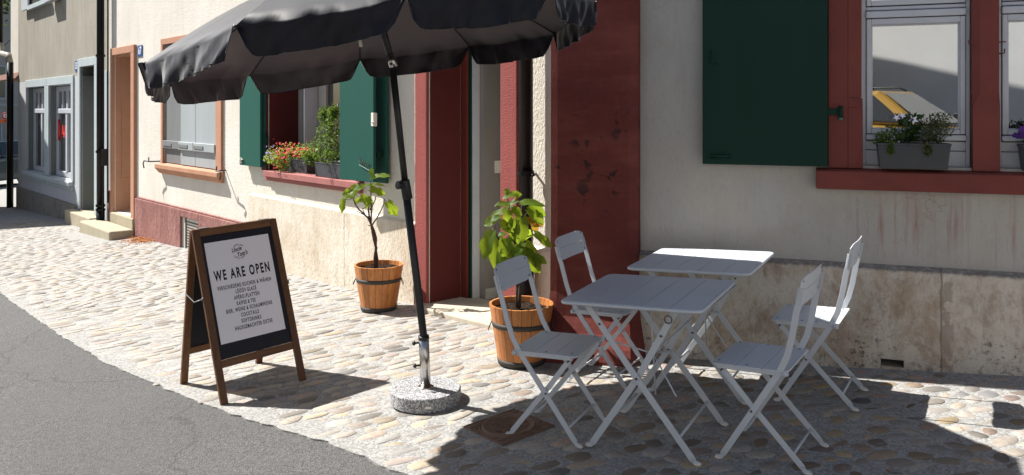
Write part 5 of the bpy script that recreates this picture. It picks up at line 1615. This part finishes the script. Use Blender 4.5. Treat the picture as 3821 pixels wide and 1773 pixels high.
# right window: white bellflowers between two feathery clumps
b1 = thing("flower_box", "anthracite window box with white star flowers on the red sill", "flower box", TR(1.09, .03, 1.308), group="plastic flower boxes on the window sills")
box_planter(b1, TR, .898, 1.283, -.025, .105, 1.308, 1.455)
mb = foliage([(TR(.99, .03, 1.50), (.07, .05, .06)), (TR(.93, .05, 1.47), (.05, .04, .05)), (TR(.97, .10, 1.42), (.015, .012, .04))], 260, .018, 1)
tag(mb.build("pale_foliage", 'herb', b1), kind="stuff")
mb = foliage([(TR(1.21, .03, 1.52), (.075, .05, .075)), (TR(1.25, .04, 1.56), (.06, .04, .07)), (TR(1.17, .04, 1.50), (.05, .04, .05)), (TR(1.16, .108, 1.42), (.02, .006, .04))], 230, .016, 1)
tag(mb.build("feathery_foliage", 'herb_dark', b1), kind="stuff")
mb = stems(TR(1.22, .03, 1.45), [TR(1.12 + .2 * k / 14, random.uniform(0, .07), 1.54 + random.uniform(0, .09)) for k in range(15)])
mb.add(*[[p for p in []], []])
tag(mb.build("stems", 'herb_dark', b1), kind="stuff")
mb = foliage([(TR(1.09, .03, 1.52), (.05, .04, .08)), (TR(1.07, .05, 1.49), (.05, .04, .06))], 60, .045, 1)
tag(mb.build("broad_foliage", leafmat("dark broad foliage", (.02, .045, .012), (.035, .06, .02), .2, (.1, .2, .02)), b1), kind="stuff")
for (px, py, r_) in ((3408, 448, .031), (3368, 432, .020), (3345, 440, .022)):
    q = P(px, py, TR(1.08, .07, 0).y); n_ = V((-.2, -.95, .25)).normalized(); a = n_.cross(V((0, 0, 1))).normalized(); b_ = n_.cross(a)
    mb = MB()
    ctr = q
    ring_ = []
    for k in range(10):
        an = 2 * math.pi * k / 10 + .2; rr = r_ if k % 2 == 0 else r_ * .42
        ring_.append(q + (a * math.cos(an) + b_ * math.sin(an)) * rr + n_ * (.006 if k % 2 == 0 else .004))
    mb.add([ctr] + ring_, [(0, 1 + k, 1 + (k + 1) % 10) for k in range(10)], raw=True); mb.build("star_flower", 'petal_white', b1)
mb = MB()
for k in range(40):
    p = TR(random.uniform(.91, 1.03), random.uniform(.03, .10), random.uniform(1.40, 1.54)); mb.add([p, p + V((.005, 0, .003)), p + V((.003, 0, .008))], [(0, 1, 2)], raw=True)
tag(mb.build("tiny_flowers", 'petal_white', b1), kind="stuff")
b2 = thing("flower_box", "dark window box with violet petunias cut by the right edge of the picture", "flower box", TR(1.82, .03, 1.308), group="plastic flower boxes on the window sills")
box_planter(b2, TR, 1.628, 2.01, -.025, .105, 1.308, 1.455)
tag(foliage([(TR(1.70, .04, 1.52), (.09, .06, .07)), (TR(1.9, .04, 1.52), (.1, .06, .07))], 260, .024, 1).build("foliage", 'herb_dark', b2), kind="stuff")
blossoms(b2, [TR(1.60 + random.uniform(0, .25), random.uniform(.05, .12), random.uniform(1.47, 1.57)) for _ in range(26)], .020, 'petal_dark')

# left window: red and violet flowers, and a tall herb
b3 = thing("flower_box", "window box overflowing with red and violet flowers on the dusty pink sill", "flower box", TL(-2.45, -.1, .968), group="plastic flower boxes on the window sills")
box_planter(b3, TL, -2.80, -2.22, -.22, -.04, .968, 1.115)
tag(foliage([(TL(-2.50, -.06, 1.20), (.30, .12, .09)), (TL(-2.70, 0, 1.12), (.20, .10, .10)), (TL(-2.85, .0, 1.10), (.13, .08, .07)), (TL(-2.25, -.06, 1.20), (.16, .10, .08)), (TL(-2.62, .03, 1.05), (.07, .04, .08))], 420, .022, 1).build("foliage", leafmat("lime foliage", (.12, .20, .03), (.18, .26, .05), .4, (.4, .5, .06)), b3), kind="stuff")
pts = [TL(random.gauss(-2.45, .23), random.uniform(-.1, .10), random.gauss(1.22, .05)) for _ in range(110)] + [TL(random.gauss(-2.62, .06), random.uniform(.02, .1), random.uniform(1.0, 1.2)) for _ in range(40)]
blossoms(b3, pts, .0145, 'petal_red')
blossoms(b3, [TL(random.gauss(-2.88, .09), random.uniform(0, .1), random.gauss(1.14, .05)) for _ in range(34)] , .014, 'petal_purple')
b4 = thing("flower_box", "window box with a tall bushy green herb next to the right hand shutter", "flower box", TL(-1.6, -.05, .968), group="plastic flower boxes on the window sills")
box_planter(b4, TL, -1.92, -1.35, -.14, .04, .968, 1.115)
tag(foliage([(TL(-1.95 + .25 * 0, -.04, 1.22), (.14, .09, .12)), (TL(-1.80, -.04, 1.35), (.13, .09, .16)), (TL(-1.72, -.04, 1.50), (.12, .08, .16)), (TL(-1.62, -.04, 1.40), (.14, .08, .22)), (TL(-1.86, -.04, 1.58), (.05, .05, .10)), (TL(-1.66, -.04, 1.62), (.05, .05, .08)), (TL(-1.6, 0, 1.18), (.2, .08, .08)), (TL(-2.02, .02, 1.14), (.08, .06, .07))], 330, .030, 1).build("foliage", 'herb', b4), kind="stuff")

# ------------------------------------------------------------------ things far up the street
def car(name, label, paint, m, rails=False):
    """x forward, y left, origin on the ground under the middle; 4.1 m long"""
    t = thing(name, label, "car", matrix=m)
    prof = [(-2.02, .45), (-2.05, .70), (-1.98, .95), (-1.85, 1.02), (-.9, 1.02), (.55, 1.00), (1.25, .93), (1.80, .80), (2.02, .62), (2.05, .38), (1.95, .22), (-1.95, .22)]
    ys = [(-.86, .93), (-.80, 1.0), (-.55, 1.0), (0, 1.02), (.55, 1.0), (.80, 1.0), (.86, .93)]
    vs = []; fs = []; n = len(prof)
    for (y, k) in ys:
        for (x, z) in prof:
            e = abs(y) / .86
            vs.append((x * (1 - .06 * e ** 3), y * (1 - .03 * (abs(x) / 2) ** 3), .22 + (z - .22) * (1 - .05 * e ** 4) if z > .3 else z))
    for i in range(len(ys) - 1):
        for k in range(n):
            fs.append((i * n + k, i * n + (k + 1) % n, (i + 1) * n + (k + 1) % n, (i + 1) * n + k))
    fs += [tuple(range(n))[::-1], tuple(range((len(ys) - 1) * n, len(ys) * n))]
    body = MB().add(vs, fs).build("body", paint, t, bev=.03)
    gp = [(-1.80, 1.0, -1.45, 1.50), (.95, .97, .22, 1.52)]
    def gh_(x0, x1, xt0, xt1, z0, z1, w0, w1, off):
        return [(x0, -w0 - off, z0), (x1, -w0 - off, z0), (x1, w0 + off, z0), (x0, w0 + off, z0), (xt0, -w1 - off, z1), (xt1, -w1 - off, z1), (xt1, w1 + off, z1), (xt0, w1 + off, z1)]
    MB().hexa(gh_(-1.82, .98, -1.42, .22, .99, 1.53, .76, .58, 0)).build("cabin", paint, t, bev=.06)
    g = MB(); g.hexa(gh_(-1.62, .72, -1.36, .16, 1.03, 1.46, .748, .605, .012)); 
    g.build("side_windows", 'car_glass', t, bev=.02)
    w = MB(); w.add([(1.0, -.66, 1.01), (1.0, .66, 1.01), (.295, .52, 1.49), (.295, -.52, 1.49)], [(0, 1, 2, 3)]); w.add([(.985, -.66, 1.0), (.985, .66, 1.0), (.28, .52, 1.48), (.28, -.52, 1.48)], [(0, 1, 2, 3)])
    w.build("windscreen", 'car_glass', t)
    MB().add([(-1.85, -.66, 1.03), (-1.85, .66, 1.03), (-1.50, .52, 1.47), (-1.50, -.52, 1.47)], [(0, 1, 2, 3)]).build("rear_window", 'car_glass', t)
    p = MB()
    for sg in (-1, 1): p.hexa([(-.42, sg * .745, 1.0), (-.34, sg * .745, 1.0), (-.34, sg * .775, 1.0), (-.42, sg * .775, 1.0), (-.45, sg * .60, 1.50), (-.38, sg * .60, 1.50), (-.38, sg * .625, 1.50), (-.45, sg * .625, 1.50)])
    p.build("door_pillar", paint, t)
    for x in (-1.25, 1.30):
        for sg in (-1, 1):
            T = (lambda a, b, c, x=x, sg=sg: V((x + a, sg * (.80 + c), .31 + b)))
            ty = MB(T).lathe([(.20, -.09), (.30, -.09), (.31, -.05), (.31, .03), (.29, .055), (.21, .05)], 26).build("tyre", 'tyre', t)
            rm = MB(T); rm.lathe([(.0, .03), (.05, .035), (.06, .02)], 16); rm.lathe([(.17, .02), (.20, .05), (.215, .05), (.21, .0), (.17, .0)], 26)
            for k in range(5):
                a = 2 * math.pi * k / 5
                rm.hexa([(math.cos(a + d) * r_, math.sin(a + d) * r_, z) for z in (.0, .035) for (r_, d) in ((.04, -.4), (.19, -.12), (.19, .12), (.04, .4))])
            rm.build("rim", 'alloy', ty)
    for sg in (-1, 1):
        T = (lambda a, b, c, sg=sg: V((1.86 + a, sg * (.62 + b), .70 + c)))
        MB(T).lathe([(.0, .10), (.08, .09), (.13, .03), (.135, -.04), (.0, -.06)], 16).build("headlight", 'lamp_glass', t)
        mm = MB(); mm.tube([(.80, sg * .76, 1.02), (.82, sg * .95, 1.10)], .02, 6); mm.hexa([(.74, sg * .86, 1.04), (.90, sg * .86, 1.04), (.90, sg * 1.04, 1.05), (.74, sg * 1.04, 1.05), (.76, sg * .86, 1.17), (.88, sg * .86, 1.17), (.88, sg * 1.04, 1.16), (.76, sg * 1.04, 1.16)])
        mm.build("wing_mirror", 'white_paint' if not rails else 'black_metal', t, bev=.03)
        if rails:
            r_ = MB(); r_.tube([(-1.3, sg * .52, 1.54), (-1.2, sg * .52, 1.60), (.0, sg * .52, 1.61), (.12, sg * .52, 1.55)], .018, 6); r_.build("roof_rail", 'black_metal', t)
    MB().box(2.0, 2.035, -.55, .55, .36, .52).build("grille", 'black_metal', t, bev=.01)
    MB().box(2.036, 2.045, -.20, .20, .40, .48).build("number_plate", 'white_plastic', t)
    return t
m = slope_matrix(-17.75, 26.6, R(-100), 0)
car("parked_car", "dark teal car with white mirror entering at the far left edge", 'car_teal', m)

# the building closing the street, the no-entry sign and the barrier before it
fb = thing("distant_house", "pale grey house with stone ledge far up the street at the left edge", "house", (-31, 52, -2.4))
def TB(a, b, c): return V((-31, 52, 0)) + V((.93, .36, 0)) * a + V((.36, -.93, 0)) * b + V((0, 0, c))
mb = MB(TB); wall_face(mb, -9, 9, -3, 9, [(-5.2, -3.9, -.6, 1.4), (-2.75, -1.75, -1.2, .9), (-1.0, .3, -1.6, -.9), (-3.2, -1.5, 2.4, 4.4), (0.8, 2.2, -.4, 1.6), (1, 2.4, 2.4, 4.4)], .3); mb.box(-9, 9, -6, -5.9, -3, 9)
mb.build("wall", simple("pale grey render", (.42, .41, .38), (.36, .35, .32), .9, .1, .6), fb)
mb = MB(TB); mb.box(-9, 9, 0, .12, 1.85, 2.05); mb.build("ledge", 'grey_stone', fb)
for (a, b, c, d) in ((-5.2, -3.9, -.6, 1.4), (-2.75, -1.75, -1.2, .9), (-1.0, .3, -1.6, -.9), (-3.2, -1.5, 2.4, 4.4), (.8, 2.2, -.4, 1.6), (1, 2.4, 2.4, 4.4)):
    w_ = ring(fb, "window", 'grey_stone', a - .1, b + .1, c - .1, d + .1, .13, .0, .06, T=TB)
    MB(TB).box(a, b, -.22, -.18, c, d).build("pane", 'glass_dim', w_)
MB(TB).box(-9.3, 9.3, -6, .5, 9, 9.4).build("roof", 'roof', fb)
ns = P(20, 432, 44); gz = ground(ns.x)
rs = thing("road_sign", "round red-ringed road sign on a dark post far up the street", "sign", (ns.x + .1, 44, gz))
T = (lambda a, b, c: V((ns.x + a, 44 - c, ns.z + b)))
MB(T).lathe([(.0, .012), (.12, .012)], 28).build("sign_face", 'white_paint', rs)
MB(T).lathe([(.12, .02), (.185, .02), (.185, -.01), (.12, -.01)], 28).build("red_ring", 'red_sign', rs)
MB().tube([(ns.x, 44.03, ns.z - .1), (ns.x + .05, 44.03, ns.z - .3), (ns.x + .2, 44.03, gz)], .03, 8, raw=True).build("post", 'dark_iron', rs)
MB(T).box(-.02, .02, -.05, .05, .013, .018).build("emblem", 'ink', rs)
nb_ = P(18, 452, 43)
bb = thing("barrier_board", "orange barrier board with small dark writing across the far street", "barrier", (nb_.x, 43, ground(nb_.x)))
T = (lambda a, b, c: V((nb_.x + a, 43 - c, nb_.z + b)))
brd = MB(T).box(-1.2, .36, -.10, .10, -.02, .02).build("board", 'orange', bb)
text_mb("46", .16, lambda x, y, z: V((nb_.x + .06 + x, 42.975, nb_.z + y))).build("digits", 'ink', brd)
MB(T).tube([(-1.0, -.1, 0), (-1.0, ground(nb_.x) - nb_.z, 0)], .03, 6).build("post", 'dark_iron', bb)

def tree(label, x, y, h, r, leaf=.16, n=2600, gz=None):
    gz = ground(x) if gz is None else gz
    t = thing("broadleaf_tree", label, "tree", (x, y, gz))
    mb = MB(); mb.tube([(x, y, gz - .2), (x + .05, y, gz + h * .35), (x - .05, y + .1, gz + h * .7)], [.16, .12, .05], 10, raw=True)
    for k in range(9):
        a = k * 2.4; z = gz + h * (.35 + .05 * k)
        mb.tube([(x, y, z), (x + math.cos(a) * r * .4, y + math.sin(a) * r * .4, z + r * .25), (x + math.cos(a) * r * .8, y + math.sin(a) * r * .8, z + r * .6)], [.05, .03, .012], 6, raw=True)
    mb.build("trunk", 'bark', t)
    cl = []
    for k in range(26):
        d = V((random.gauss(0, .5), random.gauss(0, .5), random.gauss(0, .45)))
        if d.length > 1: d.normalize()
        cl.append((V((x, y, gz + h * .72)) + V((d.x * r, d.y * r, d.z * r * .7)), (r * .34,) * 3))
    tag(foliage(cl, n / 26, leaf, 1).build("crown", 'tree_leaf', t), kind="stuff")
    return t
tree("dark green tree sliver behind the far left roofs", -27.5, 40, 13.5, 3.2, .3, 3000)
lh = thing("added_shade_house", "added low flat-roofed block outside the left edge, shaped to shade the grey house", "house", (-14.5, 18.5, -.9))  # unseen house, added to cast the shade on the grey house
poly = [(-12.3, 16.5), (-14.2, 20.0), (-22, 22), (-22, 16.3)]
MB().prism(poly, lambda x, y: (x, y, -1.6), lambda x, y: (x, y, 5.0)).build("wall", 'plaster_grey', lh)
MB().prism([(-12.25, 16.45), (-14.15, 20.05), (-22, 22.1), (-22, 16.25)], lambda x, y: (x, y, 5.0), lambda x, y: (x, y, 5.15)).build("roof", 'roof', lh)

# ------------------------------------------------------------------ across the street, seen in the window panes
oh = thing("opposite_house", "white rendered house across the street, seen only as a reflection in the windows", "house", (-1, -12, 0))
y_w = -11.3
MB().box(-8, 34, y_w - .4, y_w, -1, 8.5).build("wall", 'opposite_wall', oh)
MB().box(-8.3, 34.3, y_w - 7, y_w + .15, 8.5, 8.8).build("roof", 'roof', oh)
nh = thing("opposite_shade_block", "added thin block outside the frame across the street, shaped to shade the white wall", "house", (-14, -9, -.8))  # unseen block, added to throw the shadow line on the reflected wall
def TN(a, b, c):
    an = R(7); return V((-2.9, -7.0, 0)) + V((-math.cos(an), -math.sin(an), 0)) * a + V((math.sin(an), -math.cos(an), 0)) * b + V((0, 0, c))
MB(TN).box(0, 12, 0, 1.9, -2, 7.75).build("wall", simple("buff render", (.5, .45, .38), None, .9, .1, 2), nh)
MB(TN).box(-.1, 12.2, -.2, 2.0, 7.75, 8.05).build("roof", 'roof', nh)
cm = Matrix.Translation((-.62, -6.1, .30)) @ Matrix.Rotation(R(14), 4, 'Z') @ Matrix.Scale(1.10, 4)
car("yellow_car", "yellow car with roof rails parked across the street, reflected in the window", 'car_yellow', cm, True)
